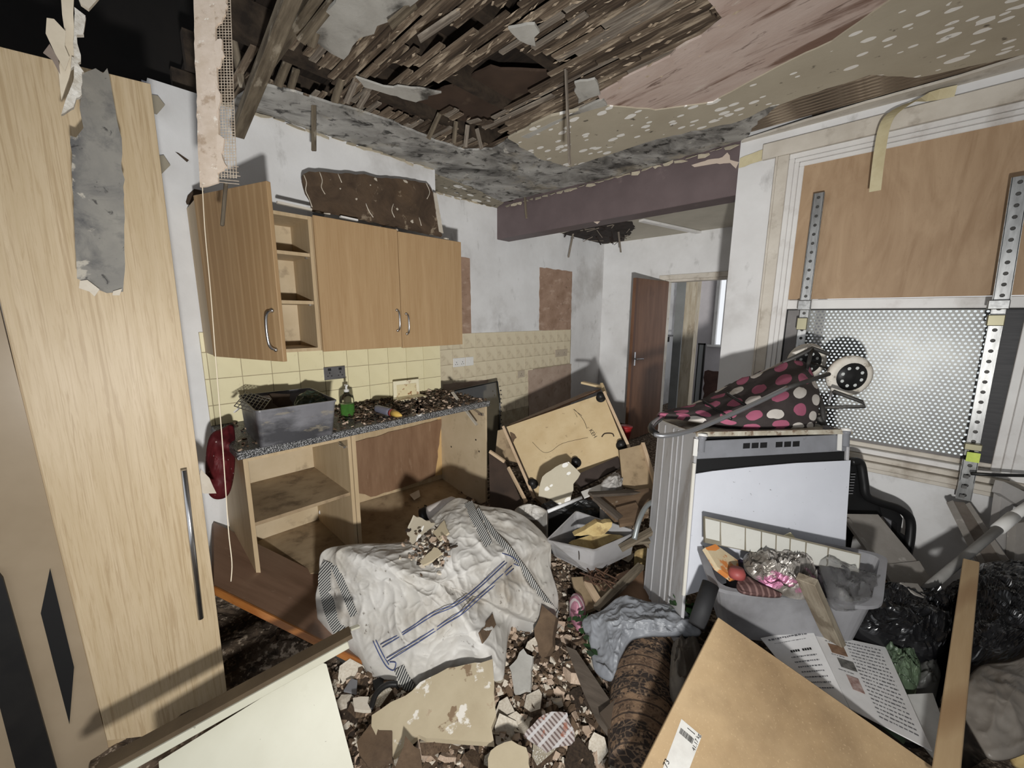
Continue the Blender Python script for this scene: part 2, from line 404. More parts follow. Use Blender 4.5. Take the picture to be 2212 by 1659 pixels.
DULLTILE = mat('dusty_cream_tile', (212, 198, 164), (200, 184, 150), 2.2, rough=.55, layers=(('noise', 9, (1, 1, 1), .62, .78, (132, 104, 78), .5),))
GROUT = mat('dirty_grout', (176, 162, 130), (146, 130, 102), 12, rough=.9)
BARE = mat('bare_pinkish_plaster_patch', (168, 134, 110), (142, 108, 84), 5, stretch=(1, 1, .6), rough=.8, bump=.2, layers=(('noise', 6, (1, 2, .4), .60, .74, (196, 168, 146), .6), ('noise', 16, (1, 1, 1), .66, .74, (92, 64, 46), .6)))
GLOSSW = mat('white_gloss_paint', (218, 216, 212), (204, 200, 196), 3, rough=.35, spec=.5, layers=(('noise', 6, (1, 1, 1), .62, .78, (150, 136, 120), .45),))
OLDW = mat('old_cream_white_wood', (206, 198, 184), (186, 176, 160), 4, rough=.6, bump=.2, layers=(('noise', 7, (1, 1, 1), .60, .74, (126, 106, 84), .55),))
PLY = mat('plywood_sheet', (180, 147, 110), (162, 128, 92), 2.4, stretch=(3, 3, .9), rough=.6, spec=.3, distort=1.4, layers=(('noise', 2.6, (4, 4, .5), .60, .76, (142, 106, 70), .5), ('noise', 30, (6, 6, 1.2), .66, .74, (150, 116, 82), .5)))
GALV = mat('galvanised_perforated_steel', (104, 104, 100), (90, 90, 88), 7, rough=.40, metal=.75, bump=.06, bscale=8)
STEEL = mat('zinc_plated_strap', (158, 158, 156), (128, 128, 126), 9, stretch=(6, 6, 1), rough=.34, metal=.85)
DKSTEEL = mat('dark_dusty_steel', (84, 82, 78), (62, 60, 58), 8, rough=.55, metal=.4)
CHROME = mat('brushed_chrome', (190, 190, 192), (168, 168, 170), 9, rough=.24, metal=.95)
BLACKP = mat('black_plastic', (24, 24, 25), (34, 33, 32), 8, rough=.45)
BLACKR = mat('black_rubber', (16, 16, 17), rough=.7)
GREYP = mat('dusty_grey_plastic', (122, 122, 126), (104, 103, 106), 5, rough=.5, layers=(('noise', 4, (1, 1, 1), .56, .74, (60, 56, 52), .5),))
DARKVOID = mat('void_dark_shade', (24, 19, 15), (9, 8, 7), 1.6, rough=.95)  # near-black colour painted in for the darkness of the ceiling void
DOORBR = mat('brown_flush_door', (122, 82, 58), (104, 68, 46), 2, stretch=(8, 8, .8), rough=.45, spec=.35, layers=(('noise', 3, (2, 2, 1), .60, .76, (80, 52, 36), .5),))
PLW = mat('plaster_broken_white', (214, 204, 186), (190, 176, 154), 8, rough=.9, bump=.4, bscale=40)
PLP = mat('plaster_broken_pink', (196, 170, 146), (170, 142, 116), 9, rough=.9, bump=.4, bscale=40)
PLB = mat('plaster_backing_brown', (112, 88, 64), (76, 57, 41), 9, rough=.95, bump=.6, bscale=40)
PLD = mat('dirt_dark_brown', (74, 57, 42), (46, 35, 26), 9, rough=.95, bump=.7, bscale=40)
DIRT = mat('rubble_dirt', (112, 92, 72), (66, 52, 40), 14, rough=.95, bump=1.0, bscale=60, layers=(('noise', 40, (1, 1, 1), .58, .66, (190, 168, 142), .8), ('noise', 17, (1, 1, 1), .62, .7, (34, 27, 21), .6)))

# ------------------------------------------------------------------ setting
ZC = 2.575; YW = 2.925; XA = -.43; YB = 4.99

def multi(name, boxes, m):
    vs_, fs_ = [], []
    for b in boxes:
        k = len(vs_); vs_ += boxv(*b); fs_ += [tuple(i + k for i in f) for f in BF]
    return meshobj(name, vs_, fs_, m)
floor = struct(multi('floor', [(-.6, 5.0, -2.0, 3.0, -.1, 0), (-.6, 2.0, 3.0, 8.0, -.1, 0)], DIRT))
# cabinet wall: alcove wall, with the chimney breast standing forward of it
wall_left = struct(multi('wall_left', [(XA - .12, XA, .30, YB + .1, 0, 2.735), (XA - .12, XA, -2.0, .30, 0, 2.45)], COOLLIT))
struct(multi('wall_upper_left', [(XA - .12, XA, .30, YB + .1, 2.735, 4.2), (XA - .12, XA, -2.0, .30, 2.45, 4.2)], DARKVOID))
wall_breast = struct(multi('wall_chimney', [(XA, 0, .28, 1.872, 0, ZC + .004), (XA, 0, -2.0, .28, 0, 2.44)], WHITE))
wall_alcove = struct(box('wall_alcove', XA - .01, XA + .004, 1.872, YB, 0, ZC, WHITE))
# back wall with doorway
DX0, DX1, DZ = .47, 1.26, 1.955
wall_back = struct(multi('wall_back', [(XA, DX0, YB, YB + .12, 0, 2.55), (DX0, DX1, YB, YB + .12, DZ, 2.55), (DX1, 2.02, YB, YB + .12, 0, 2.55)], WHITE))
wall_rear_right = struct(multi('wall_rear_right', [(1.92, 2.02, YW + .17, 3.55, 0, 2.6), (1.92, 2.02, 4.75, YB, 0, 2.6), (1.92, 2.02, 3.55, 4.75, 0, .95), (1.92, 2.02, 3.55, 4.75, 2.1, 2.6)], WHITE))   # unseen window opening, added to let fill daylight in from the right
ceil_rear = struct(box('ceiling_rear', XA, 2.0, 3.09, YB + .05, 2.488, 2.54, mat('rear_ceiling_paint', (186, 178, 160), (174, 166, 148), 3, rough=.8)))
# hall beyond the doorway
HALLW = mat('hall_lilac_paint', (186, 180, 182), (172, 166, 168), 3, rough=.8)
struct(box('wall_hall', -.2, -.1, YB + .12, 7.0, 0, 2.6, WHITE))
hw0 = pY(1546, 700, 6.9).x; hz0 = pY(1552, 745, 6.9).z; hz1 = pY(1562, 603, 6.9).z
struct(multi('wall_hall_far', [(-.2, hw0, 6.9, 7.0, 0, 2.6), (hw0, hw0 + .8, 6.9, 7.0, 0, hz0), (hw0, hw0 + .8, 6.9, 7.0, hz1, 2.6), (hw0 + .8, 1.9, 6.9, 7.0, 0, 2.6)], HALLW))
struct(box('ceiling_hall', -.2, 1.9, YB + .12, 7.0, 2.5, 2.56, WHITE))
# window wall: pillar, strip over and under the window, and the far side
WX0, WX1, WZ0, WZ1 = 2.07, 3.13, .70, 2.43
wall_window = struct(multi('wall_window', [(1.785, WX0, YW, YW + .17, 0, 2.8), (WX0, WX1, YW, YW + .17, WZ1, 2.8), (WX0, WX1, YW, YW + .17, 0, WZ0), (WX1, 5.0, YW, YW + .17, 0, 2.8)], WHITE))
beam = struct(box('trim_beam', XA, 1.785, YW, YW + .175, 2.272, 2.80, MAUVE, bev=.004))
pp = [pY(x, y, YW - .004) for (x, y) in ((1492, 357), (1530, 345), (1560, 340), (1572, 328), (1578, 345), (1596, 350), (1590, 364), (1577, 352), (1540, 354), (1500, 361))]
slab('peeling_paint', pp, .003, mat('peeled_paint_underlayer', (196, 176, 158), rough=.8), beam, jag=.004, step=.02)
pp = [pY(x, y, YW - .004) for (x, y) in ((1282, 479), (1296, 478), (1290, 484))]
slab('peeling_paint', pp, .003, MATS['peeled_paint_underlayer'], beam)
struct(box('wall_upper_right', 4.9, 5.0, -2, YW, 0, ZC, WHITE))

# ---- ceiling: floorboards above, joists, laths and the plaster that still hangs on
ceiling = tag(bpy.data.objects.new('ceiling', None), kind='structure'); ceiling.location = (1.5, 1.5, ZC); COL.objects.link(ceiling)
R = random.Random(7)
yb = .45
while yb < 2.95:
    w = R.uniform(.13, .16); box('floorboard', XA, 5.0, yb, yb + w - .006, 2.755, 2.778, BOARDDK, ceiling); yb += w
struct(box('void_sky_cover', -.6, 5.0, -2.0, YW + .2, 4.1, 4.2, DARKVOID))  # dark cover added above the void so that no sky shows through
struct(box('wall_void', XA, 5.0, -1.0, .47, 3.3, 3.36, DARKVOID))  # near-black sheet over the opening, coloured to read as unlit void
xj = -.25
while xj < 4.6:
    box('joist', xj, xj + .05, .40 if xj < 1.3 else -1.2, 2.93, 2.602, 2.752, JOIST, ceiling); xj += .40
def inside(p, poly):
    c = False; n = len(poly)
    for i in range(n):
        a, b = poly[i], poly[i - 1]
        if (a.y > p[1]) != (b.y > p[1]) and p[0] < (b.x - a.x) * (p[1] - a.y) / (b.y - a.y) + a.x: c = not c
    return c
def cpoly(lst): return [pZ(x, y, ZC) for (x, y) in lst]
holes = [cpoly(l) for l in (
    [(905, 205), (1000, 160), (1110, 118), (1215, 148), (1130, 215), (1055, 268), (985, 250), (930, 235)],
    [(540, 175), (560, 130), (640, 120), (700, 165), (720, 215), (620, 205)],
    [(985, 268), (1095, 300), (1060, 322), (985, 300)],
    [(800, 205), (905, 225), (990, 290), (930, 275), (820, 240)],
    [(560, 0), (720, 0), (600, 110), (545, 150)], [(870, 110), (960, 62), (1010, 78), (905, 132)], [(775, 195), (850, 148), (890, 162), (800, 208)], [(1000, 62), (1080, 18), (1105, 40), (1030, 84)], [(640, 60), (700, 40), (690, 90), (640, 105)])]
lath_n = 0
y = .58
while y < 2.0:
    x = XA + R.uniform(0, .1)
    while x < 3.6:
        L_ = R.choice((.4, .8, .8, 1.2)) + R.uniform(-.05, .05); x1 = min(x + L_, 3.7)
        # split where a hole is
        seg = []; s = x; xx = x; step = .05
        while xx < x1:
            bad = any(inside((xx, y), h) for h in holes) or (R.random() < (.004 if y > 1.0 else .04))
            if bad:
                if xx - s > .08: seg.append((s, xx))
                s = xx + step
            xx += step
        if x1 - s > .08: seg.append((s, x1))
        for (a, b) in seg:
            if b < 0.3 and y > 1.5: continue
            dz = R.uniform(-.004, .006); droop = R.uniform(-.014, .004) if R.random() < .15 else 0
            bar('lath', V((a, y + R.uniform(-.003, .003), 2.594 + dz)), V((b - .004, y + R.uniform(-.004, .004), 2.594 + dz + droop)), R.uniform(.024, .031), .007, R.choice((LATH, LATH, LATHD, LATHD, LATHG)), ceiling)
            lath_n += 1
        x = x1
    y += .0330
for k in range(11):
    yy = 2.46 + k * .036
    bar('lath', V((1.72, yy, 2.595)), V((2.85, yy, 2.595)), .028, .007, LATH, ceiling)
# plaster skins that remain, hung just under the laths
def skin(name, lst, m, seed, jag=.018, t=.014, z=ZC, step=.045):
    return slab(name, [pZ(x, y_, z) for (x, y_) in lst], t, m, ceiling, jag=jag, step=step, seed=seed, away=V((0, 0, 1)))
skin('plaster_skin', [(1095, 300), (1190, 252), (1300, 228), (1420, 238), (1540, 222), (1700, 135), (1800, 88), (1945, -15), (2260, -130), (2300, 92), (2212, 118), (1985, 168), (1880, 162), (1760, 200), (1640, 240), (1600, 262), (1420, 300), (1230, 362), (1165, 342)], OLIVE, 3, .012)
skin('plaster_skin', [(1290, 205), (1350, 170), (1440, 125), (1540, 62), (1560, 45), (1530, -5), (1560, -40), (1990, -45), (1945, -5), (1800, 92), (1700, 140), (1545, 226), (1425, 242), (1310, 228)], PINK, 4, .016, .010, ZC + .006)
skin('plaster_skin', [(540, 178), (640, 200), (715, 225), (770, 238), (840, 262), (930, 300), (1000, 326), (1065, 322), (1110, 296), (1170, 340), (1232, 360), (1420, 298), (1600, 258), (1700, 215), (1640, 260), (1620, 292), (1600, 304), (1340, 378), (1085, 437), (1020, 405), (935, 372), (740, 305), (540, 236), (505, 226)], MOULD, 5, .014, .012, ZC + .002)
skin('plaster_skin', [(930, 374), (1020, 408), (1088, 438), (1072, 450), (938, 418)], OLIVE2, 6, .006, .012, ZC + .001)
skin('plaster_skin', [(690, 30), (720, 0), (760, -30), (960, -40), (880, 20), (800, 70), (762, 98), (745, 132), (715, 120), (675, 92)], MOULD2, 8, .016, .012, ZC - .002)
skin('plaster_skin', [(1098, 62), (1140, 48), (1165, 70), (1155, 98), (1118, 88)], MOULD2, 9, .014, .010, ZC - .002, .03)
skin('plaster_skin', [(770, 168), (830, 188), (905, 192), (950, 200), (900, 222), (840, 205), (790, 188)], MOULD2, 10, .012, .009, ZC - .012, .03)
skin('plaster_skin', [(1125, 296), (1215, 255), (1300, 216), (1312, 228), (1230, 252), (1140, 300)], MOULD2, 11, .008, .012, ZC - .001, .03)
skin('plaster_skin', [(1240, 180), (1285, 170), (1300, 205), (1250, 222)], MOULD2, 12, .008, .010, ZC - .001, .03)
skin('plaster_skin', [(1600, 306), (1740, 262), (1900, 215), (2070, 168), (2300, 96), (2300, 128), (2050, 190), (1740, 290), (1605, 322)], OLDW, 13, .004, .012, ZC + .001)
skin('plaster_skin', [(2300, -135), (2260, -132), (1990, -47), (1560, -42), (1530, -60), (1700, -700), (6000, -1500)], OLIVE, 14, .004, .012, ZC)
# brown ceiling boards seen in the holes
skin('sagging_board', [(905, 218), (1060, 148), (1215, 158), (1130, 222), (1052, 272), (1000, 262)], mat('brown_softboard', (78, 58, 44), (60, 44, 33), 4, rough=.9, layers=(('noise', 5, (1, 1, 1), .62, .74, (112, 92, 72), .6),)), 15, .012, .012, 2.640)
skin('sagging_board', [(815, 205), (905, 232), (1000, 300), (935, 285), (815, 245)], MATS['brown_softboard'], 16, .01, .012, 2.640)
# curling paper edges along the cornice line
cream = mat('flaking_cream_paint', (206, 194, 168), (178, 160, 130), 14, rough=.8, bump=.3)
def edge_strip(p0, p1, n, seed, z0, drop, m=cream):
    rr = random.Random(seed)
    a, b = V(p0), V(p1)
    for i in range(n):
        s, e = a.lerp(b, i / n), a.lerp(b, (i + rr.uniform(.7, 1.05)) / n)
        inw = V((0, 0, -1)); 
        q = [s, e, e + V((rr.uniform(0, .03), rr.uniform(-.03, 0), -drop * rr.uniform(.3, 1))), s.lerp(e, .5) + V((rr.uniform(0, .03), rr.uniform(-.03, 0), -drop * rr.uniform(.4, 1.4))), s + V((rr.uniform(0, .03), rr.uniform(-.03, 0), -drop * rr.uniform(.3, 1)))]
        slab('paint_flake', q, .002, m, ceiling, jag=.003, step=.02, seed=seed * 50 + i)
edge_strip((.012, .55, ZC - .001), (.012, 1.86, ZC - .001), 16, 21, ZC, .022)
edge_strip((-.3, 2.912, ZC - .002), (1.77, 2.912, ZC - .002), 26, 22, ZC, .025)
edge_strip((XA + .012, 1.9, ZC - .002), (XA + .012, 2.85, ZC - .002), 10, 23, ZC, .02)
# crumbs of plaster and torn fibre clinging to the broken ceiling
rr = random.Random(40); vs_, fs_ = [], []
for i in range(520):
    px, py = rr.uniform(520, 1600), rr.uniform(0, 330)
    p = pZ(px, py, rr.uniform(2.582, 2.590))
    if p.y < .6 or p.y > 2.0 or p.x < 0 or any(inside((p.x, p.y), h_) for h_ in holes): continue
    k = len(vs_); s = rr.uniform(.003, .010); d1 = V((1, rr.uniform(-.3, .3), rr.uniform(-.2, .2))).normalized() * s * rr.uniform(1, 4); d2 = V((rr.uniform(-1, 1), rr.uniform(-1, 1), rr.uniform(-.6, .2))).normalized() * s * .8
    vs_ += [p - d1, p + d2, p + d1, p - d2, p + V((0, 0, -s * .7))]
    fs_ += [(k, k + 1, k + 4), (k + 1, k + 2, k + 4), (k + 2, k + 3, k + 4), (k + 3, k, k + 4), (k + 3, k + 2, k + 1, k)]
tag(meshobj('clinging_crumbs', vs_, fs_, mat('old_plaster_key', (176, 156, 130), (140, 120, 96), 30, rough=.9), ceiling), kind='stuff')
# broken laths that hang or stick out of the holes (still nailed to the ceiling)
def hang(px0, py0, z0, px1, py1, d, w, h, m):
    p0 = pZ(px0, py0, z0); p1 = pD(px1, py1, (p0 - CAM).dot(FWD) + d); bar('broken_lath', p0, p1, w, h, m, ceiling)
hang(622, 132, 2.62, 600, 185, .10, .035, .01, BATTEN); hang(640, 150, 2.62, 628, 190, .1, .03, .01, BATTEN)
hang(745, 150, 2.62, 722, 220, .10, .032, .01, BATTEN); hang(775, 160, 2.61, 748, 222, .1, .026, .01, LATHG); hang(800, 190, 2.60, 775, 232, .08, .026, .01, LATHG)
hang(950, 245, 2.60, 925, 300, .06, .026, .01, BATTEN); hang(1010, 270, 2.60, 1005, 318, .05, .024, .009, LATHG); hang(1030, 278, 2.6, 1040, 322, .04, .024, .009, LATHG); hang(985, 262, 2.6, 980, 310, .04, .024, .009, BATTEN)
hang(690, 40, 2.60, 672, 100, .08, .032, .01, BATTEN); hang(722, 0, 2.60, 650, 90, .08, .034, .01, BATTEN); hang(905, 0, 2.60, 842, 55, .02, .035, .01, BATTEN); hang(1000, 20, 2.6, 905, 85, .02, .03, .01, LATHG)

# ------------------------------------------------------------------ tiles, wall patches, sockets
tile_mesh = {}
def tile(parent, x, y0, y1, z0, z1, m, t=.007):
    o = box('tile', x, x + t, y0 + .0015, y1 - .0015, z0 + .0015, z1 - .0015, m, parent, bev=.0012); return o
box('grout', 0, .003, .345, 1.872, .88, 1.41, GROUT, wall_breast)
ys = [.345] + [.366 + .1494 * k for k in range(0, 11)]; ys[-1] = 1.871
zs = [.90, 1.0125, 1.158, 1.303, 1.41]
for i in range(len(ys) - 1):
    for j in range(len(zs) - 1):
        if ys[i + 1] - ys[i] > .01: tile(wall_breast, .003, ys[i], ys[i + 1], zs[j], zs[j + 1], CREAMTILE)
box('grout', XA + .003, XA + .007, 1.874, 4.26, 0, 1.328, GROUT, wall_alcove)
RT_ = random.Random(5)
ZT = [1.328 - .148 * k for k in range(0, 7)]
for k in range(6):
    y = 1.876
    while y < 4.25:
        y1 = min(y + .148, 4.26)
        if not (y > 3.40 and ZT[k] < .90) and not (y < 2.9 and ZT[k] < .76) and y1 - y > .02:
            tile(wall_alcove, XA + .007, y, y1, ZT[k + 1], ZT[k], DULLTILE, .005)
        y = y1
def plate(par, pxs, x, m, t=.004, name='bare_patch', jag=.006):
    return slab(name, [pX(a, b, x) for (a, b) in pxs], t, m, par, jag=jag, step=.04, seed=len(pxs), away=V((-1, 0, 0)))
plate(wall_alcove, [(1166, 577), (1236, 587), (1233, 713), (1165, 714)], XA + .008, BARE)
plate(wall_alcove, [(995, 554), (1015, 557), (1018, 720), (997, 722)], XA + .008, BARE)
plate(wall_alcove, [(1141, 800), (1234, 786), (1232, 900), (1143, 920)], XA + .016, mat('pink_scraped_patch', (176, 152, 132), (156, 130, 110), 5, rough=.85, layers=(('noise', 9, (1, 1, 1), .62, .72, (112, 88, 70), .5),)))
plate(wall_alcove, [(958, 830), (1055, 820), (1055, 860), (958, 870)], XA + .016, MATS['pink_scraped_patch'])
SOCK = mat('white_socket_plastic', (214, 212, 206), rough=.35); HOLE = mat('socket_slot_black', (14, 13, 12), rough=.6)
def socket(label, cat, x, y0, y1, z0, z1, gangs, m=SOCK, inset=SOCK, slot=HOLE):
    t = thing('wall_socket' if gangs else 'wall_switch', label, cat, (x, (y0 + y1) / 2, z0))
    box('face_plate', x, x + .010, y0, y1, z0, z1, m, t, bev=.002)
    w = (y1 - y0) / max(gangs, 1)
    for g in range(max(gangs, 1)):
        c = y0 + w * (g + .5)
        if gangs:
            for (dy, dz, sw, sh) in ((0, .008, .006, .010), (-.012, -.012, .009, .005), (.012, -.012, .009, .005)):
                box('pin_slot', x + .010, x + .0108, c + dy - sw / 2, c + dy + sw / 2, (z0 + z1) / 2 - .006 + dz - sh / 2, (z0 + z1) / 2 - .006 + dz + sh / 2, slot, t)
        box('rocker', x + .010, x + .0125, c - .010, c + .010, z1 - .026 if gangs else (z0 + z1) / 2 - .012, z1 - .010 if gangs else (z0 + z1) / 2 + .012, inset, t, bev=.001)
    return t
a, b = pX(700, 818, .012), pX(748, 848, .012)
socket('brushed chrome double power socket with black inserts above the worktop', 'socket', .011, a.y, b.y, 1.085, 1.170, 2, CHROME, BLACKP)
a = pX(978, 781, XA + .012); b = pX(1004, 781, XA + .012); c = pX(1020, 781, XA + .012)
socket('white double power socket on the alcove tiles beside the wall cupboard', 'socket', XA + .013, a.y, b.y, 1.005, 1.092, 2)
socket('small white fused switch next to the white double socket', 'switch', XA + .013, b.y + .008, c.y + .01, 1.005, 1.092, 0)
a = pX(1198, 762, XA + .012); b = pX(1224, 762, XA + .012)
socket('dusty white double socket below the right-hand bare patch', 'socket', XA + .013, a.y, b.y, .99, 1.08, 2, mat('dusty_socket', (176, 160, 136), rough=.6), MATS['dusty_socket'])
a = pX(1117, 822, XA + .012); b = pX(1132, 822, XA + .012)
socket('small dirty single socket low on the alcove tiles', 'socket', XA + .013, a.y, b.y, .80, .88, 1, MATS['dusty_socket'], MATS['dusty_socket'])

# ------------------------------------------------------------------ rear doorway and door
def trim(name, *a, m=OLDW): return struct(box(name, *a, m, None, .003))
trim('trim_1', DX0 - .07, DX0, YB - .018, YB, 0, DZ + .05); trim('trim_2', DX0 - .07, DX1 + .07, YB - .02, YB - .001, DZ - .002, DZ + .055); trim('trim_3', DX1, DX1 + .07, YB - .018, YB, 0, DZ)
trim('trim_4', DX0, DX0 + .03, YB - .001, YB + .13, 0, DZ); trim('trim_5', DX0 + .03, DX1, YB - .001, YB + .13, DZ - .03, DZ)
door = tag(bpy.data.objects.new('door_1', None), kind='structure'); door.location = (DX0 + .02, YB, 0); COL.objects.link(door)
hinge = V((DX0 + .015, YB - .005, 0)); free = V((pZ(1371, 600, 1.93).x - .02, 4.24, 0))
dd = (free - hinge).normalized(); free = hinge + dd * .75; nn = V((dd.y, -dd.x, 0)); nn = nn if nn.x > 0 else -nn
def dbox(name, s0, s1, t0, t1, z0, z1, m, par, bev=0):
    pts = []
    for z in (z0, z1):
        for (s, t) in ((s0, t0), (s1, t0), (s1, t1), (s0, t1)): pts.append(hinge + dd * s + nn * t + V((0, 0, z)))
    return hexa(name, pts, m, par, bev)
leaf = dbox('door_leaf', 0, .745, 0, .040, .02, 1.93, DOORBR, door, .002)
dbox('door_lipping', .700, .745, .040, .0415, .02, 1.93, mat('dark_brown_lipping', (96, 64, 48), rough=.5), door)
hp = dbox('handle_plate', .675, .700, .040, .046, .93, 1.09, CHROME, door, .001)
tube('lever', [hinge + dd * .69 + nn * .046 + V((0, 0, 1.01)), hinge + dd * .69 + nn * .085 + V((0, 0, 1.01)), hinge + dd * .66 + nn * .09 + V((0, 0, 1.01)), hinge + dd * .58 + nn * .09 + V((0, 0, 1.005))], .008, CHROME, hp)
# things in the hall beyond
hallpost = struct(box('trim_6', *(lambda a, b: (a.x, b.x))(pY(1471, 700, 5.75), pY(1500, 700, 5.75)), 5.75, 5.9, 0, 2.5, mat('stripped_timber_frame', (196, 184, 160), (168, 150, 122), 5, stretch=(4, 4, .6), rough=.75, layers=(('noise', 8, (1, 1, .5), .6, .7, (126, 108, 84), .6),)), None))
struct(box('trim_7', pY(1456, 700, 5.5).x, pY(1474, 700, 5.5).x, 5.5, 5.53, 0, 2.5, mat('grey_hall_panel', (128, 130, 128), (112, 114, 112), 3, rough=.7)))
t = thing('wall_shelf', 'small shelf with brackets on the hall wall seen past the open door', 'shelf', pY(1446, 724, 5.6))
a, b = pY(1436, 720, 5.5), pY(1452, 727, 5.5)
box('shelf_board', a.x, b.x, 5.35, 5.6, b.z, b.z + .02, GREYP, t); box('bracket', a.x + .02, a.x + .04, 5.4, 5.58, b.z - .08, b.z, BLACKP, t)
t = thing('framed_mirror', 'pale framed mirror leaning in the hall beside the window', 'mirror', pY(1508, 870, 6.2))
a, b = pY(1497, 870, 6.2), pY(1524, 742, 6.2)
box('glass', a.x + .02, b.x - .02, 6.2, 6.21, .02, b.z - .02, mat('dusty_mirror', (150, 156, 160), rough=.3, metal=.3), t); box('frame', a.x, b.x, 6.212, 6.23, 0, b.z, BLACKP, t); box('frame_edge', b.x - .022, b.x, 6.195, 6.212, 0, b.z, BLACKP, t); box('frame_edge', a.x, b.x, 6.195, 6.212, b.z - .022, b.z, BLACKP, t)
hw = tag(bpy.data.objects.new('window_2', None), kind='structure'); hw.location = (hw0, 6.9, hz0); COL.objects.link(hw)
box('window_frame', hw0 - .03, hw0 + .02, 6.87, 6.93, hz0, hz1, GLOSSW, hw); box('window_sill', hw0 - .08, hw0 + .8, 6.82, 6.93, hz0 - .03, hz0, GLOSSW, hw); box('glazing_bar', hw0 + .10, hw0 + .13, 6.89, 6.92, hz0, hz1, GLOSSW, hw)
t = thing('stained_board', 'dark stained board leaning under the hall window', 'board', pY(1538, 850, 6.4))
slab('panel', [pY(x, y_, 6.4) for (x, y_) in ((1520, 800), (1560, 804), (1560, 900), (1520, 900))], .02, mat('rotten_dark_board', (86, 58, 50), (64, 42, 36), 6, rough=.9), t, jag=.02, step=.06)
t = thing('pale_ceiling_batten', 'white batten across the rear room ceiling', 'batten', pZ(1450, 495, 2.48))
bar('strip', pZ(1385, 476, 2.472), pZ(1527, 506, 2.472), .06, .022, GLOSSW, t)
# rotten hole in the rear ceiling behind the beam
hs = thing('collapsed_plaster_nest', 'dark nest of rotten laths and plaster hanging below the mauve beam', 'debris', pZ(1290, 500, 2.46))
rr = random.Random(31)
slab('rotten_plaster', [pZ(x, y_, 2.484) for (x, y_) in ((1205, 510), (1240, 496), (1360, 478), (1372, 490), (1345, 520), (1300, 528), (1225, 518))], .006, mat('rotten_black_brown', (58, 44, 38), (34, 26, 22), 18, rough=.95, bump=.8), hs, jag=.03, step=.05, seed=2)
for i in range(34):
    p = pZ(rr.uniform(1215, 1360), rr.uniform(484, 522), rr.uniform(2.42, 2.478)); d = V((rr.uniform(-1, 1), rr.uniform(-.5, .5), rr.uniform(-.5, .1))).normalized() * rr.uniform(.03, .11)
    bar('broken_lath', p - d * .5, p + d, rr.uniform(.008, .022), .005, MATS['rotten_black_brown'] if rr.random() < .7 else LATHG, hs)
for (x0, y0, x1, y1) in ((1238, 505, 1228, 556), (1336, 500, 1341, 545), (1222, 510, 1219, 525)):
    p0 = pZ(x0, y0, 2.475); bar('hanging_lath', p0, pD(x1, y1, (p0 - CAM).dot(FWD)), .022, .008, LATHG, hs)

# ------------------------------------------------------------------ boarded window
win = tag(bpy.data.objects.new('window_1', None), kind='structure'); win.location = (2.1, YW, WZ0); COL.objects.link(win)
box('fascia_board', 1.918, 3.9, YW - .030, YW, 2.440, 2.526, OLDW, win, .003)
box('architrave', 2.000, 2.058, YW - .022, YW, .66, 2.44, OLDW, win, .003); box('architrave', 1.99, 2.002, YW - .028, YW, .66, 2.44, OLDW, win, .002)
box('architrave', 3.15, 3.27, YW - .022, YW, .66, 2.44, OLDW, win, .003)
for (x0, x1, d, zt) in ((2.058, 2.085, -.012, 2.412), (2.085, 2.108, -.004, 2.390), (2.108, 2.132, .008, 2.366)):
    box('window_frame', x0, x1, YW + d, YW + .06, WZ0, zt, GLOSSW, win, .002)
for (x0, x1, d, zt) in ((3.105, 3.15, -.012, 2.412), (3.075, 3.105, -.004, 2.390), (3.045, 3.075, .008, 2.366)):
    box('window_frame', x0, x1, YW + d, YW + .06, WZ0, zt, GLOSSW, win, .002)
for (z0, z1, d, xa, xb) in ((2.412, 2.4395, -.012, 2.058, 3.15), (2.390, 2.4115, -.004, 2.085, 3.105), (2.366, 2.3895, .008, 2.108, 3.075)):
    box('window_head', xa, xb, YW + d, YW + .06, z0, z1, GLOSSW, win, .003)
box('transom', 2.13, 3.08, YW + .005, YW + .06, 1.551, 1.606, GLOSSW, win, .004)
for (z0, z1, d, m) in ((.775, .80, .02, OLDW), (.745, .773, -.01, GLOSSW), (.715, .743, -.035, OLDW), (.680, .712, -.06, OLDW), (.655, .678, -.045, OLDW)):
    box('window_sill', 2.0, 3.5, YW + d, YW + .05, z0, z1, m, win, .003)
box('glass_pane', 2.13, 3.08, YW + .085, YW + .088, .80, 1.55, mat('window_glass', (235, 240, 238), rough=.02, trans=1.0, ior=1.02, spec=.3), win)
ply = tag(box('plywood_board', 2.13, 3.12, YW + .015, YW + .027, 1.609, 2.368, PLY), 'large stained plywood sheet boarding the upper window', 'board')
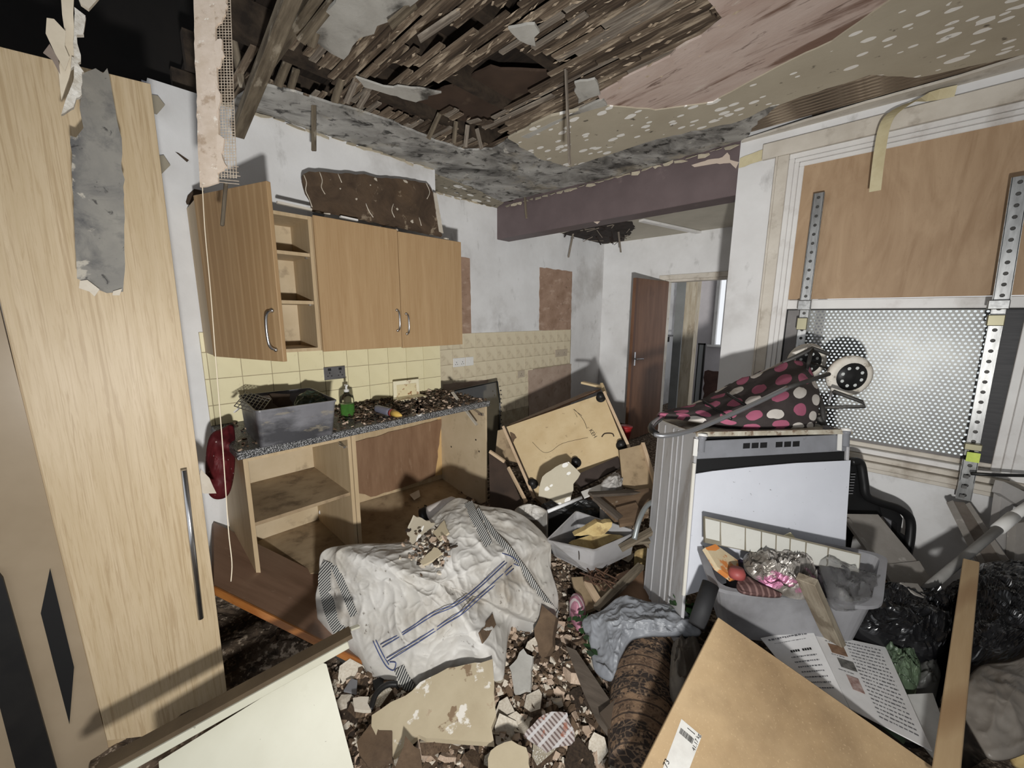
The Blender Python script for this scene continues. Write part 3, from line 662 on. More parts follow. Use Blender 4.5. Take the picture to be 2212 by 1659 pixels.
# perforated steel sheet
def perforated(name, o, ux, uz, w, h, nx, nz, rad, m, parent=None, stagger=True, sides=8, t=.002, nrm=V((0, 1, 0))):
    cw, ch = w / nx, h / nz; vs_, fs_ = [], []
    for j in range(nz):
        off = (cw / 2 if (stagger and j % 2) else 0)
        cells = [(i * cw + off, i * cw + off + cw, True) for i in range(nx - (1 if off else 0))]
        if off: cells = [(0, off, False)] + cells + [(w - off, w, False)]
        for (a, b, hole) in cells:
            z0, z1 = j * ch, (j + 1) * ch; k = len(vs_)
            if not hole:
                vs_ += [o + ux * a + uz * z0, o + ux * b + uz * z0, o + ux * b + uz * z1, o + ux * a + uz * z1]; fs_.append((k, k + 1, k + 2, k + 3)); continue
            cx, cz = (a + b) / 2, (z0 + z1) / 2
            inner, outer = [], []
            for s in range(sides):
                an = 2 * math.pi * (s + .5) / sides; c, sn = math.cos(an), math.sin(an)
                inner.append(o + ux * (cx + rad * c) + uz * (cz + rad * sn))
                q = 1 / max(abs(c) / (b - a) * 2, abs(sn) / ch * 2)
                outer.append(o + ux * (cx + q * c) + uz * (cz + q * sn))
            crn = [o + ux * b + uz * z1, o + ux * a + uz * z1, o + ux * a + uz * z0, o + ux * b + uz * z0]
            vs_ += inner + outer + crn + [p + nrm * t for p in inner]
            for s in range(sides):
                s2 = (s + 1) % sides
                fs_.append((k + s, k + sides + s, k + sides + s2, k + s2))
                fs_.append((k + s, k + s2, k + 2 * sides + 4 + s2, k + 2 * sides + 4 + s))
            # corners: between outer points on different sides
            for c4, (sa, sb) in enumerate(((0, 1), (2, 3), (4, 5), (6, 7)) if sides == 8 else ()):
                fs_.append((k + sides + sa, k + 2 * sides + c4, k + sides + sb))
    return meshobj(name, vs_, fs_, m, parent)
pm = thing('perforated_steel_screen', 'perforated galvanised steel screen over the lower window', 'screen', V((2.6, YW + .03, .80)))
X0, X1, Z0, Z1 = 2.226, 2.955, .812, 1.545
perforated('screen_sheet', V((X0, YW + .030, Z0)), V((1, 0, 0)), V((0, 0, 1)), X1 - X0, Z1 - Z0, 36, 42, .0058, GALV, pm)
GREYSH = mat('grey_steel_margin', (112, 108, 106), (96, 92, 90), 5, rough=.5, metal=.3, layers=(('noise', 8, (1, 1, 1), .62, .74, (150, 146, 142), .5),))
box('screen_margin', 2.136, X0, YW + .028, YW + .034, .80, 1.548, GREYSH, pm); box('screen_margin', X1, 3.045, YW + .028, YW + .034, .80, 1.548, mat('dark_screen_margin', (58, 57, 58), (44, 44, 46), 6, stretch=(1, 1, 12), rough=.5, metal=.3), pm)
box('screen_margin', X0, X1, YW + .028, YW + .034, .798, Z0, GREYSH, pm)
box('edge_strip', 2.130, 2.137, YW + .022, YW + .034, .80, 1.551, BLACKR, pm); box('edge_strip', 2.137, 3.045, YW + .022, YW + .034, 1.545, 1.552, BLACKR, pm)
# adjustable straps
def strap(label, segs, sticker=None):
    t = thing('perforated_steel_strap', label, 'strap', segs[-1][1])
    for i, (p0, p1, w, tk) in enumerate(segs):
        d = (p1 - p0); L_ = d.length; dn = d.normalized(); ux = V((1, 0, 0)) - dn * dn.x; ux.normalize(); nr = dn.cross(ux).normalized()
        if nr.y < 0: nr = -nr
        n = max(3, int(L_ / .047))
        c = perforated('channel', p0 - ux * w / 2, ux, dn, w, L_, 1, n, .0085, STEEL, t, False, 8, .004, nr)
        box_pts = lambda a: a
        for s in (-1, 1):
            bar('flange', p0 + ux * s * w / 2 + nr * tk / 2, p1 + ux * s * w / 2 + nr * tk / 2, .004, tk, STEEL, t, side=nr)
        bar('channel_core', p0 + nr * .014, p1 + nr * .014, w * .92, .003, DKSTEEL, t, side=nr)
    return t
yf = YW - .045
sL = strap('perforated steel strap standing over the left of the boarded window', [(V((2.226, yf, 2.19)), V((2.226, yf, 1.60)), .045, .022), (V((2.227, yf + .012, 1.60)), V((2.228, yf + .012, 1.16)), .036, .018)])
bar('clamp', V((2.227, yf - .004, 1.60)), V((2.227, yf - .004, 1.545)), .062, .035, STEEL, sL, side=V((0, 1, 0)), bev=.003); bar('clamp', V((2.227, yf - .004, 1.50)), V((2.227, yf - .004, 1.43)), .050, .030, mat('olive_zinc', (140, 134, 104), rough=.4, metal=.7), sL, side=V((0, 1, 0)), bev=.003)
YS = 2.80
def sp(px, py, dy=0): return pY(px, py, YS + dy)
sR = strap('long perforated steel strap at the right window edge with a yellow sticker', [(sp(2206, 380), sp(2163, 650), .048, .022), (sp(2160, 655, .01), sp(2097, 985, .01), .038, .018), (sp(2097, 995), sp(2081, 1080), .046, .022)])
def clampR(py0, py1, w, m_):
    f = lambda py: sp(2206 + (py - 380) * (2081 - 2206) / (1080 - 380), py, -.012)
    return bar('clamp', f(py0), f(py1), w, .03, m_, sR, side=V((0, 1, 0)), bev=.003)
clampR(648, 668, .064, STEEL); clampR(680, 704, .052, MATS['olive_zinc']); clampR(958, 972, .056, MATS['olive_zinc'])
bar('sticker', sp(2104, 978, -.030), sp(2100, 998, -.030), .042, .002, mat('yellow_green_sticker', (206, 226, 70), (186, 210, 60), 30, rough=.5), sR, side=V((0, 1, 0)))
for (bx, by) in ((2087, 1030), (2083, 1052), (2078, 1072)): bar('bolt', sp(bx, by, -.03), sp(bx, by, 0), .016, .016, DKSTEEL, sR)
o = tube('black_rod', [pD(2098, 1023, 1.83), pD(2150, 1026, 1.80), pD(2250, 1028, 1.75)], .008, BLACKP); tag(o, 'thin black rod running right from the long strap under the window', 'rod')
# torn tape hanging over the window corner
tape = mat('yellowed_tape', (206, 194, 150), (188, 172, 126), 9, rough=.6)
tt = thing('torn_masking_tape', 'strip of yellowed tape dangling in front of the plywood', 'tape', pY(1925, 300, 2.85))
pts = smooth_path([pY(2065, 196, 2.885), pY(1985, 215, 2.87), pY(1935, 240, 2.83), pY(1912, 270, 2.80), pY(1900, 330, 2.79), pY(1890, 413, 2.80)], 4)
ribbon('tape_strip', pts, .045, V((1, 0, .15)), .0015, tape, tt)
tt2 = thing('peeled_tape_corner', 'short peeled tape at the top of the white pillar', 'tape', pY(1620, 345, YW - .01))
slab('tape_strip', [pY(x, y_, YW - .012) for (x, y_) in ((1597, 342), (1650, 322), (1650, 345), (1594, 364))], .002, tape, tt2, jag=.004, step=.03)
o = lathe('loose_screw_eye', [(.006, 0), (.012, .012), (.006, .02)], pY(1650, 660, YW), V((0, -1, 0)), DKSTEEL); tag(o, 'small rusty hook screwed into the white pillar', 'hook')

# ------------------------------------------------------------------ wall cupboards
def arc_handle(p0, p1, out, m, parent, r=.006):
    pts = smooth_path([p0, p0 + out * .8 + (p1 - p0) * .10, p0 + out + (p1 - p0) * .5, p1 + out * .8 - (p1 - p0) * .10, p1], 5)
    h = tube('handle', pts, r, CHROME, parent, 8)
    for p in (p0, p1): lathe('handle_boss', [(.009, 0), (.009, .006), (.006, .010)], p, out, CHROME, h, 10)
    return h
CZ0, CZ1 = 1.303, 2.022
t = thing('wall_cupboard', 'beech wall cupboard with its left door standing open', 'cupboard', V((.15, .6, CZ0)), 'wall cupboards over the worktop')
y0, y1 = .362, .848
box('side_panel', 0.008, .300, y0, y0 + .018, CZ0, CZ1, BEECHL, t); box('side_panel', 0.008, .300, y1 - .018, y1, CZ0, CZ1, BEECHL, t)
box('top_panel', 0.008, .298, y0 + .018, y1 - .018, CZ1 - .018, CZ1, BEECHL, t); box('bottom_panel', 0.008, .300, y0 + .018, y1 - .018, CZ0, CZ0 + .018, BEECHL, t)
box('back_panel', 0.008, .020, y0 + .018, y1 - .018, CZ0 + .018, CZ1 - .018, CARC, t)
for (sx, sy) in ((640, 548), (643, 653)):
    z = pX(sx, sy, .29).z; s = box('shelf', .021, .288, y0 + .018, y1 - .018, z - .009, z + .009, BEECHL, t)
    for yy in (y0 + .024, y1 - .024): box('shelf_peg', .24, .252, yy - .005, yy + .005, z - .016, z - .009, CHROME, s)
pl = box('hanger_plate', .020, .026, .60, .70, 1.86, 1.985, BEECHL, t); box('slot', .0262, .0268, .665, .677, 1.905, 1.935, DKSTEEL, pl)
hg = V((.304, y0 + .004, 0)); th = math.radians(70); dd_ = V((math.sin(th), math.cos(th), 0)); nn_ = V((math.cos(th), -math.sin(th), 0))
pts = []
for z in (CZ0 + .002, CZ1 - .002 + .004):
    for (s, q) in ((0, 0), (.492, 0), (.492, .018), (0, .018)): pts.append(hg + dd_ * s + nn_ * q + V((0, 0, z)))
dr = hexa('door', pts, BEECH, t, .0015)
dr.data.materials[0] = mat('beech_door_tilted', (172, 130, 80), (154, 112, 64), 2.2, stretch=(.6, 10, 10), rough=.38, spec=.35, lo=.3, hi=.7, distort=.9) if False else BEECH
def fixgrain(o):  # keep the grain upright: use an unrotated frame
    Mw = parent_mat(o); inv = Matrix.Translation(Mw.to_translation())
    for v in o.data.vertices: v.co = inv.inverted() @ (Mw @ v.co)
    o.rotation_euler = (0, 0, 0); return o
fixgrain(dr)
he = hg + dd_ * .455 + nn_ * .018
arc_handle(he + V((0, 0, 1.355)), he + V((0, 0, 1.52)), nn_ * .035, CHROME, dr)
for zz in (1.40, 1.92): box('hinge', .27, .305, y0 + .018, y0 + .034, zz, zz + .04, CHROME, t)
t = thing('wall_cupboard', 'closed double-door beech wall cupboard with two arched handles', 'cupboard', V((.15, 1.35, CZ0)), 'wall cupboards over the worktop')
y0, y1 = .850, 1.852
box('carcass', 0.008, .300, y0, y1, CZ0, CZ1 - .002, BEECHL, t)
d1 = box('door', .301, .320, y0 + .002, 1.349, CZ0 - .006, CZ1 + .006, BEECH, t, .0015); d2 = box('door', .304, .323, 1.352, y1 - .001, CZ0 - .012, CZ1 - .004, BEECH, t, .0015)
ha, hb = pX(857, 670, .32), pX(859, 714, .32)
arc_handle(V((.320, ha.y, hb.z)), V((.320, ha.y, ha.z)), V((.032, 0, 0)), CHROME, d1)
ha, hb = pX(877, 678, .323), pX(879, 721, .323)
arc_handle(V((.323, ha.y, hb.z)), V((.323, ha.y, ha.z)), V((.032, 0, 0)), CHROME, d2)

# slab of fallen ceiling propped on the cupboard top, with scraps round it
BRSLAB = mat('stained_brown_slab', (98, 76, 55), (68, 51, 37), 5, rough=.9, bump=.8, bscale=30, distort=.8, layers=(('noise', 9, (1, 1, 1), .66, .70, (150, 130, 104), .9), ('noise', 2.2, (1, 1, 1), .52, .72, (104, 78, 52), .7)))
sl = thing('fallen_ceiling_slab', 'ragged dark brown plaster slab propped on top of the wall cupboard', 'plaster slab', V((.15, 1.4, CZ1)))
def lean(px, py):  # plane leaning from the front of the cupboard top back to the wall
    o = V((.26, 1.3, CZ1 + .012)); n = V((.93, 0, .37)).normalized(); return pP(px, py, o, n)
slab('slab_body', [lean(x, y_) for (x, y_) in ((653, 376), (668, 370), (735, 374), (790, 378), (815, 384), (880, 388), (922, 396), (935, 415), (945, 470), (955, 508), (900, 497), (820, 480), (735, 462), (675, 452), (664, 415))], .022, BRSLAB, sl, jag=.008, step=.03, seed=4)
slab('white_flake', [lean(x, y_) + V((.006, 0, .002)) for (x, y_) in ((935, 415), (942, 420), (957, 505), (948, 500))], .006, PLW, sl, jag=.004, step=.02)
for q in (((656, 378), (662, 395), (660, 412), (668, 430), (674, 448)), ((690, 372), (696, 390), (694, 405), (702, 420)), ((730, 376), (738, 395)), ((920, 396), (928, 415), (922, 430)), ((790, 440), (796, 455), (806, 470)), ((850, 440), (846, 455), (852, 470)), ((905, 470), (910, 488))):
    tube('white_crack', smooth_path([lean(x, y_) + V((.002, 0, .001)) for (x, y_) in q], 3), .0028, PLW, sl, 5)
for (x, y_, r_) in ((876, 392, .016), (812, 388, .012), (890, 478, .014), (770, 430, .008), (858, 452, .010), (735, 408, .006), (800, 400, .006)):
    c_ = lean(x, y_) + V((.002, 0, .001)); rj = random.Random(x); slab('white_flake', [c_ + V((-.37 * s_, c2_, .93 * s_)) for (c2_, s_) in ((math.cos(a_) * r_ * rj.uniform(.5, 1.2), math.sin(a_) * r_ * rj.uniform(.5, 1.2)) for a_ in (0, .9, 1.8, 2.7, 3.6, 4.5, 5.4))], .003, PLW, sl)
o = bar('white_strip', pX(598, 437, .22), pX(712, 462, .22), .02, .012, OLDW); tag(o, 'thin white wooden strip lying on the open wall cupboard', 'strip')
o = slab('black_plastic_scrap', [pX(x, y_, .31) for (x, y_) in ((672, 458), (700, 462), (702, 470), (690, 476), (680, 470))], .004, BLACKP, jag=.006, step=.02); tag(o, 'torn scrap of black plastic at the cupboard corner', 'plastic scrap')
o = bar('white_trim_strip', pX(735, 468, .28), pX(772, 476, .28), .02, .010, GLOSSW); tag(o, 'short white trim piece on the double cupboard top', 'strip')
rr = random.Random(3)
for k in range(7):
    c = V((rr.uniform(.22, .30), rr.uniform(1.0, 1.75), CZ1)); s = rr.uniform(.01, .025)
    o = slab('cupboard_top_chip', [c + V((math.cos(a) * s * rr.uniform(.6, 1.2), math.sin(a) * s * rr.uniform(.6, 1.2), .012)) for a in (0, 1.3, 2.5, 3.9, 5.1)], .010, PLW, away=V((0, 0, -1))); tag(o, 'small plaster chip on top of the double wall cupboard', 'plaster chip', 'chips on the cupboard top')
o = slab('wall_shadow_debris', [pX(x, y_, .02) for (x, y_) in ((398, 438), (420, 408), (440, 412), (440, 440), (405, 442))], .01, PLD, jag=.01, step=.03); tag(o, 'dark shadow shape with debris on the wall left of the cupboards', 'scrap')  # dark slab cut to a shadow's shape, with some debris in it

# ------------------------------------------------------------------ worktop and base units
WT = mat('black_speckled_laminate', (44, 44, 46), (30, 30, 32), 30, rough=.45, layers=(('noise', 220, (1, 1, 1), .56, .62, (176, 176, 176), .9),))
wt = tag(box('worktop', .002, .600, .345, 1.872, .862, .900, WT, None, .003), 'black speckled laminate worktop strewn with plaster', 'worktop')
t = thing('base_unit', 'doorless base cupboard with one shelf below the plastic crate', 'cupboard', V((.3, .62, 0)), 'base cupboards under the worktop')
y0, y1 = .368, .862
box('side_panel', .02, .58, y0, y0 + .018, .06, .860, BEECHL, t); box('side_panel', .02, .58, y1 - .018, y1, .06, .860, BEECHL, t)
box('back_panel', .02, .03, y0 + .018, y1 - .018, .06, .855, CARC, t); box('front_rail', .55, .58, y0 + .018, y1 - .018, .842, .860, BEECHL, t)
zs_ = pX(600, 1108, .55).z; zf = pX(541, 1140, .56).z
box('shelf', .031, .56, y0 + .018, y1 - .018, zf - .0, zf + .018, CARCD, t); box('bottom_panel', .031, .58, y0 + .018, y1 - .018, .145, .163, CARCD, t)
box('hinge_plate', .50, .56, y1 - .034, y1 - .018, .79, .80, CHROME, t); bar('hinge_arm', V((.40, y1 - .025, .83)), V((.55, y1 - .025, .795)), .012, .006, CHROME, t)
for (sx, sy, ss) in ((664, 1030, .022), (695, 1105, .02)):
    lathe('cup_hook', [(ss, 0), (ss, .006), (ss * .6, .008)], pX(sx, sy, .06), V((1, 0, 0)), SOCK, t, 14)
t = thing('base_unit', 'wide empty base cupboard with sagging floor and brown hardboard back', 'cupboard', V((.3, 1.36, 0)), 'base cupboards under the worktop')
y0, y1 = .866, 1.858
box('side_panel', .02, .58, y0, y0 + .022, .06, .860, BEECHL, t); box('side_panel', .02, .58, y1 - .018, y1, .06, .860, CARC, t)
box('back_strip', .02, .03, y0 + .018, y1 - .018, .10, .84, BEECHL, t)
zq = [pX(x, y_, .10) for (x, y_) in ((766, 955), (950, 905), (950, 960), (941, 1030), (800, 1075), (790, 1068), (772, 1072))]
slab('back_board', [V((.045, p.y, p.z)) for p in [pX(x, y_, .045) for (x, y_) in ((764, 955), (955, 905), (948, 960), (940, 1028), (800, 1075), (788, 1068), (770, 1066))]], .005, HARDB, t, jag=.006, step=.05, seed=3, away=V((-1, 0, 0)))
slab('back_board', [V((.035, p.y, p.z)) for p in [pX(x, y_, .035) for (x, y_) in ((945, 905), (968, 900), (965, 1020), (938, 1030))]], .004, mat('raw_board_edge', (206, 162, 96), rough=.7), t, jag=.006, step=.05, seed=5, away=V((-1, 0, 0)))
fb = [pX(772, 1088, .04), pX(958, 1025, .04), pX(1052, 1082, .55), pX(1045, 1120, .62), pX(800, 1178, .60), pX(772, 1140, .35)]
slab('sagging_floor_panel', fb, .016, CARCD, t)
for (cx, cy) in ((975, 965), (1035, 975), (1028, 950)): box('dirt_speck', *(lambda p: (p.x - .006, p.x + .006, y1 - .020, y1 - .018, p.z - .006, p.z + .006))(pY(cx, cy, y1 - .018)), PLD, t)
bar('hinge_arm', V((.42, y1 - .03, .835)), V((.56, y1 - .03, .80)), .016, .008, CHROME, t); box('hinge_plate', .52, .57, y1 - .034, y1 - .018, .79, .81, CHROME, t)
o = slab('paper_scrap', [pP(x, y_, fb[0] + V((0, 0, .006)), (fb[1] - fb[0]).cross(fb[2] - fb[0]).normalized()) for (x, y_) in ((885, 1068), (905, 1058), (908, 1072), (895, 1080))], .003, PLW); tag(o, 'small pale scrap on the sagging cupboard floor', 'paper scrap')

# ---- on the worktop
CRATE = mat('smoky_grey_crate', (124, 124, 130), (104, 103, 108), 5, rough=.4, spec=.4, layers=(('noise', 3, (1, 1, 2.4), .50, .68, (44, 44, 48), .85), ('noise', 9, (1, 1, 3), .66, .72, (150, 138, 112), .5)))
zb = .902
base = [pZ(563, 968, zb), pZ(720, 938, zb), pZ(690, 905, zb), pZ(528, 925, zb)]
rim = [pX(553, 893, base[0].x + .02), pX(727, 866, base[1].x + .02)]
bk = (base[3] - base[0]); rim += [rim[1] + bk * 1.05 + V((0, 0, 0)), rim[0] + bk * 1.08]
zr = (rim[0].z + rim[1].z) / 2
for p in rim: p.z = zr
t = thing('plastic_crate', 'smoky grey plastic crate of junk at the left end of the worktop', 'crate', sum(base, V((0, 0, 0))) / 4)
tub('crate_body', rim, base, CRATE, t, .06, .004, .006, .008)
cc = sum(rim, V((0, 0, 0))) / 4
wr_ = thing('wire_rack', 'small wire rack sticking out of the grey crate', 'rack', cc)
WIRE = mat('dull_wire', (140, 136, 128), rough=.4, metal=.7)
o_, u_, w_ = pD(512, 885, (rim[3] - CAM).dot(FWD) - .05), None, None
A_, B_, C_, D_ = pD(506, 877, 1.86), pD(560, 896, 1.80), pD(585, 862, 1.98), pD(532, 846, 2.04)
for k in range(8):
    f = k / 7; tube('wire', [A_.lerp(B_, f), D_.lerp(C_, f)], .0022, WIRE, wr_, 5); 
for k in range(7):
    f = k / 6; tube('wire', [A_.lerp(D_, f), B_.lerp(C_, f)], .0022, WIRE, wr_, 5)
o = patch('green_plastic_bag', [pD(636, 878, 2.05), pD(650, 850, 2.12), pD(688, 847, 2.16), pD(708, 860, 2.14), pD(708, 868, 2.08), pD(680, 878, 2.05)], pD(675, 866, 2.08), mat('dark_green_film', (66, 84, 66), (40, 50, 40), 10, rough=.3), bulge=.01, wr=.012, wscale=22, fold=.01, ground=1.0, rings=16); tag(o, 'crumpled dark green bag in the grey crate', 'bag')
o = slab('dark_card', [pD(575, 850, 2.06), pD(626, 852, 2.08), pD(634, 900, 1.98), pD(590, 905, 1.96)], .006, PLD, jag=.008, step=.03); tag(o, 'dark sodden card standing inside the grey crate', 'card')
o = slab('brown_card', [pD(555, 858, 2.0), pD(580, 852, 2.0), pD(605, 892, 1.93), pD(575, 905, 1.9)], .006, mat('mud_brown_card', (98, 84, 70), (66, 56, 46), 8, rough=.9), jag=.008, step=.03); tag(o, 'brown mouldy card behind the wire rack in the crate', 'card')
o = bar('white_tag', pD(507, 890, 1.84), pD(516, 882, 1.84), .02, .006, SOCK); tag(o, 'small white plastic tag at the crate corner', 'tag')
# soap bottle
t = thing('soap_bottle', 'clear pump bottle half full of green soap on the worktop', 'bottle', pZ(753, 902, .9))
bp = pZ(752, 898, .9); GLASS = mat('clear_bottle_plastic', (235, 240, 236), rough=.06, trans=1.0, ior=1.2)
lathe('bottle_body', [(.036, 0), (.040, .006), (.040, .10), (.036, .125), (.016, .14), (.014, .15)], bp, V((0, 0, 1)), GLASS, t)
lathe('green_soap', [(.034, .004), (.0385, .008), (.0385, .075), (.036, .076)], bp, V((0, 0, 1)), mat('green_liquid_soap', (96, 176, 60), rough=.15, trans=.35, ior=1.33), t)
cp = lathe('pump_collar', [(.015, .148), (.015, .162), (.006, .164), (.006, .185), (.010, .186), (.010, .194)], bp, V((0, 0, 1)), SOCK, t, 14)
bar('pump_spout', bp + V((-.005, 0, .190)), bp + V((.030, -.008, .190)), .010, .008, SOCK, cp)
# rusty flip-lid box
t = thing('rusty_enamel_box', 'cream flip-lid box with a rust-stained lid at the back of the worktop', 'box', pZ(885, 880, .9))
ENA = mat('cream_enamel_rusty', (230, 222, 188), (220, 208, 168), 6, rough=.4, layers=(('noise', 13, (1, 1, 1), .60, .68, (150, 92, 40), .8), ('noise', 6, (1, 1, 3), .64, .72, (178, 130, 70), .7)))
q = [pX(850, 824, .10), pX(905, 818, .10), pX(908, 868, .14), pX(852, 874, .14)]
slab('lid', q, .012, ENA, t, bev=.002); box('tray', .13, .24, q[3].y - .005, q[2].y + .005, .905, .925, ENA, t, .004)
slab('lid_panel', [pX(857, 832, .110), pX(899, 827, .110), pX(901, 858, .134), pX(859, 863, .134)], .002, mat('cream_enamel_inset', (218, 204, 156), (206, 188, 140), 8, rough=.4, layers=(('noise', 22, (1, 1, .7), .60, .66, (150, 82, 30), .9),)), t)
# squeezy tube
t = thing('squeezy_tube', 'grey, red and yellow squeezy tube lying on the debris', 'tube', pZ(835, 905, .92))
a, b = pZ(813, 882, .935), pZ(868, 898, .925); ax = (b - a)
lathe('tube_body', [(.020, 0), (.024, .02), (.024, ax.length * .5), (.022, ax.length * .58)], a, ax, mat('grey_tube_plastic', (110, 110, 128), rough=.4), t); lathe('red_band', [(.0225, ax.length * .58), (.0225, ax.length * .66)], a, ax, mat('red_band', (150, 50, 50), rough=.4), t); lathe('yellow_nozzle', [(.022, ax.length * .66), (.017, ax.length * .85), (.004, ax.length)], a, ax, mat('yellow_nozzle', (214, 168, 60), rough=.4), t)
o = patch('crumpled_white_cup', [pZ(895, 887, .905), pX(900, 874, .2), pX(912, 877, .2), pZ(914, 890, .905), pZ(904, 897, .905)], pX(904, 884, .24), SOCK, bulge=.008, wr=.006, wscale=40, ground=.9, rings=8, sub=4); tag(o, 'crumpled white plastic cup on the worktop debris', 'cup')
# strip leaning off the worktop end
a, b = pX(977, 847, .40), pX(1030, 918, .62); o = bar('metal_strip', a, b, .022, .008, mat('pale_grey_strip', (176, 166, 148), rough=.5)); tag(o, 'pale flat strip leaning over the worktop front edge', 'strip')
def chips(name, sampler, n, seed, mats_, smin, smax, label=None, parent=None):
    """loose broken chips joined into one pile"""
    rr = random.Random(seed); vs_, fs_, mi = [], [], []
    for i in range(n):
        p = sampler(rr)
        if p is None: continue
        s = rr.uniform(smin, smax) * (1 if rr.random() < .85 else 1.6); k = len(vs_); m_ = rr.randrange(len(mats_))
        ax = V((rr.uniform(-1, 1), rr.uniform(-1, 1), rr.uniform(1, 2.6))).normalized(); u = ax.cross(V((rr.uniform(-1, 1), rr.uniform(-1, 1), .1))).normalized(); v = ax.cross(u); th_ = s * rr.uniform(.15, .4)
        ns = rr.choice((4, 5, 5))
        ring = []
        for j in range(ns):
            a_ = 2 * math.pi * (j + rr.uniform(-.3, .3)) / ns; ring.append((u * math.cos(a_) + v * math.sin(a_) * .75) * s * rr.uniform(.6, 1.1))
        vs_ += [p + q_ + ax * th_ for q_ in ring] + [p + q_ * 1.05 - ax * th_ for q_ in ring]
        f = [tuple(range(k, k + ns)), tuple(range(k + 2 * ns - 1, k + ns - 1, -1))] + [(k + j, k + ns + j, k + ns + (j + 1) % ns, k + (j + 1) % ns) for j in range(ns)]
        fs_ += f; mi += [m_] * len(f)
    o = meshobj(name, vs_, fs_, None, parent)
    for mm in mats_: o.data.materials.append(mm)
    for p_, i_ in zip(o.data.polygons, mi): p_.material_index = i_
    o['kind'] = 'stuff'
    if label: o['label'] = label
    return o
def wts(rr):
    y = rr.uniform(.36, 1.86); x = rr.uniform(.03, .585)
    if y < .95 and rr.random() < .8: return None
    hgt = .018 * max(0, 1 - abs(x - .25) / .4)
    return V((x, y, .901 + rr.uniform(0, hgt + .004)))
chips('worktop_debris', wts, 2600, 11, [PLP, PLB, PLB, PLD, PLD], .004, .014, 'loose plaster crumbs and flakes spread over the black worktop')
# red patterned bag at the end of the base unit
REDF = mat('dark_red_print', (112, 22, 28), (84, 14, 20), 8, rough=.6, layers=(('voronoi', 26, (1, 1, 1), .10, .05, (196, 176, 170), .8),))
o = patch('red_cloth_bag', [pX(452, 945, .40), pX(480, 925, .36), pX(505, 922, .34), pX(508, 1000, .42), pX(498, 1060, .46), pX(478, 1078, .46), pX(452, 1068, .44), pX(444, 1010, .42)], pX(472, 1000, .46), REDF, bulge=.03, wr=.014, wscale=14, fold=.012, rings=14, seed=3); tag(o, 'dark red printed cloth bag hanging beside the base cupboard', 'bag')
o = slab('cream_paint_flake', [pX(x, y_, .75) for (x, y_) in ((432, 1010), (452, 1035), (468, 1065), (440, 1068), (430, 1060))], .006, PLW, jag=.006, step=.03); tag(o, 'cream flake sticking out past the tall cupboard edge', 'plaster chip')

# ------------------------------------------------------------------ tall cupboard at the left
TX = .92
t = thing('tall_larder_cupboard', 'tall light oak larder cupboard with a long steel bar handle', 'cupboard', V((.6, 0, 0)))
q = [pX(-140, 66, TX), pX(325, 181, TX), pX(500, 1570, TX), pX(232, 1600, TX)]
dr = slab('door', q, .020, OAK, t, bev=.001); fixgrain(dr)
hexa('carcass', [V((.34, -.19, .06)), V((TX - .022, -.17, .06)), V((TX - .022, .158, .06)), V((.34, .16, .06)), V((.34, -.19, 2.15)), V((TX - .022, -.19, 2.15)), V((TX - .022, .175, 2.15)), V((.34, .16, 2.15))], BEECHL, t)
h0, h1 = pX(397, 1016, TX + .035), pX(434, 1336, TX + .035)
hd = tube('bar_handle', [h0, h1], .0085, CHROME, dr, 14)
for f in (.12, .88): p = h0.lerp(h1, f); tube('standoff', [p, p - V((.034, 0, 0))], .005, CHROME, hd, 8)
TAUPE = mat('glossy_taupe_panel', (160, 140, 112), (146, 126, 98), 2, stretch=(1, 1, .3), rough=.22, spec=.5)
t = thing('taupe_appliance_housing', 'glossy taupe end panel with a dark slot beside the larder cupboard', 'panel', V((.9, -.25, 0)))
TX2 = .905
slab('end_panel', [pX(x, y_, TX2) for (x, y_) in ((-330, -60), (-150, 70), (0, 668), (231, 1602), (255, 1720), (130, 1720), (0, 1245), (-250, 420))], .02, TAUPE, t)
slab('slot', [pX(x, y_, TX2 + .003) for (x, y_) in ((108, 1228), (160, 1442), (150, 1565), (120, 1450), (88, 1325))], .0025, BLACKR, t)
slab('black_seal', [pX(x, y_, TX2 + .012) for (x, y_) in ((-10, 1230), (6, 1250), (150, 1760), (60, 1760), (-60, 1300))], .03, BLACKP, t)
slab('second_panel', [pX(x, y_, TX2 + .002) for (x, y_) in ((-60, 1300), (62, 1760), (-200, 1760), (-300, 1100))], .02, TAUPE, t)

# torn ceiling board hanging in front of the tall cupboard
GBOARD = mat('mottled_grey_board', (146, 142, 132), (116, 114, 110), 5, rough=.75, bump=.25, bscale=20, distort=.5, layers=(('noise', 9, (1, 1, 1), .52, .66, (84, 84, 86), .8), ('noise', 30, (1, 1, 1), .66, .72, (52, 50, 50), .8), ('noise', 11, (1, 1, 1), .62, .66, (186, 178, 162), .85)))
t = thing('hanging_board_strip', 'long mottled grey strip of board hanging before the larder cupboard', 'board', pX(215, 400, 1.05))
slab('strip', [pX(x, y_, 1.05) for (x, y_) in ((176, 160), (205, 148), (222, 160), (232, 145), (245, 215), (262, 300), (268, 420), (270, 585), (264, 628), (232, 632), (205, 625), (166, 602), (160, 480), (153, 330), (152, 292), (166, 300), (180, 275), (172, 232))], .009, GBOARD, t, jag=.003, step=.02, seed=5, bev=0)
slab('torn_paper', [pX(x, y_, 1.058) for (x, y_) in ((166, 603), (190, 608), (215, 625), (205, 640), (190, 632), (175, 622))], .006, PLW, t, jag=.006, step=.015)
slab('torn_paper', [pX(x, y_, 1.058) for (x, y_) in ((240, 628), (262, 625), (258, 638), (244, 638))], .006, PLW, t, jag=.004, step=.012)
t = thing('torn_plaster_paper', 'crumpled white torn lining paper dangling above the larder cupboard', 'paper', pX(160, 120, 1.1))
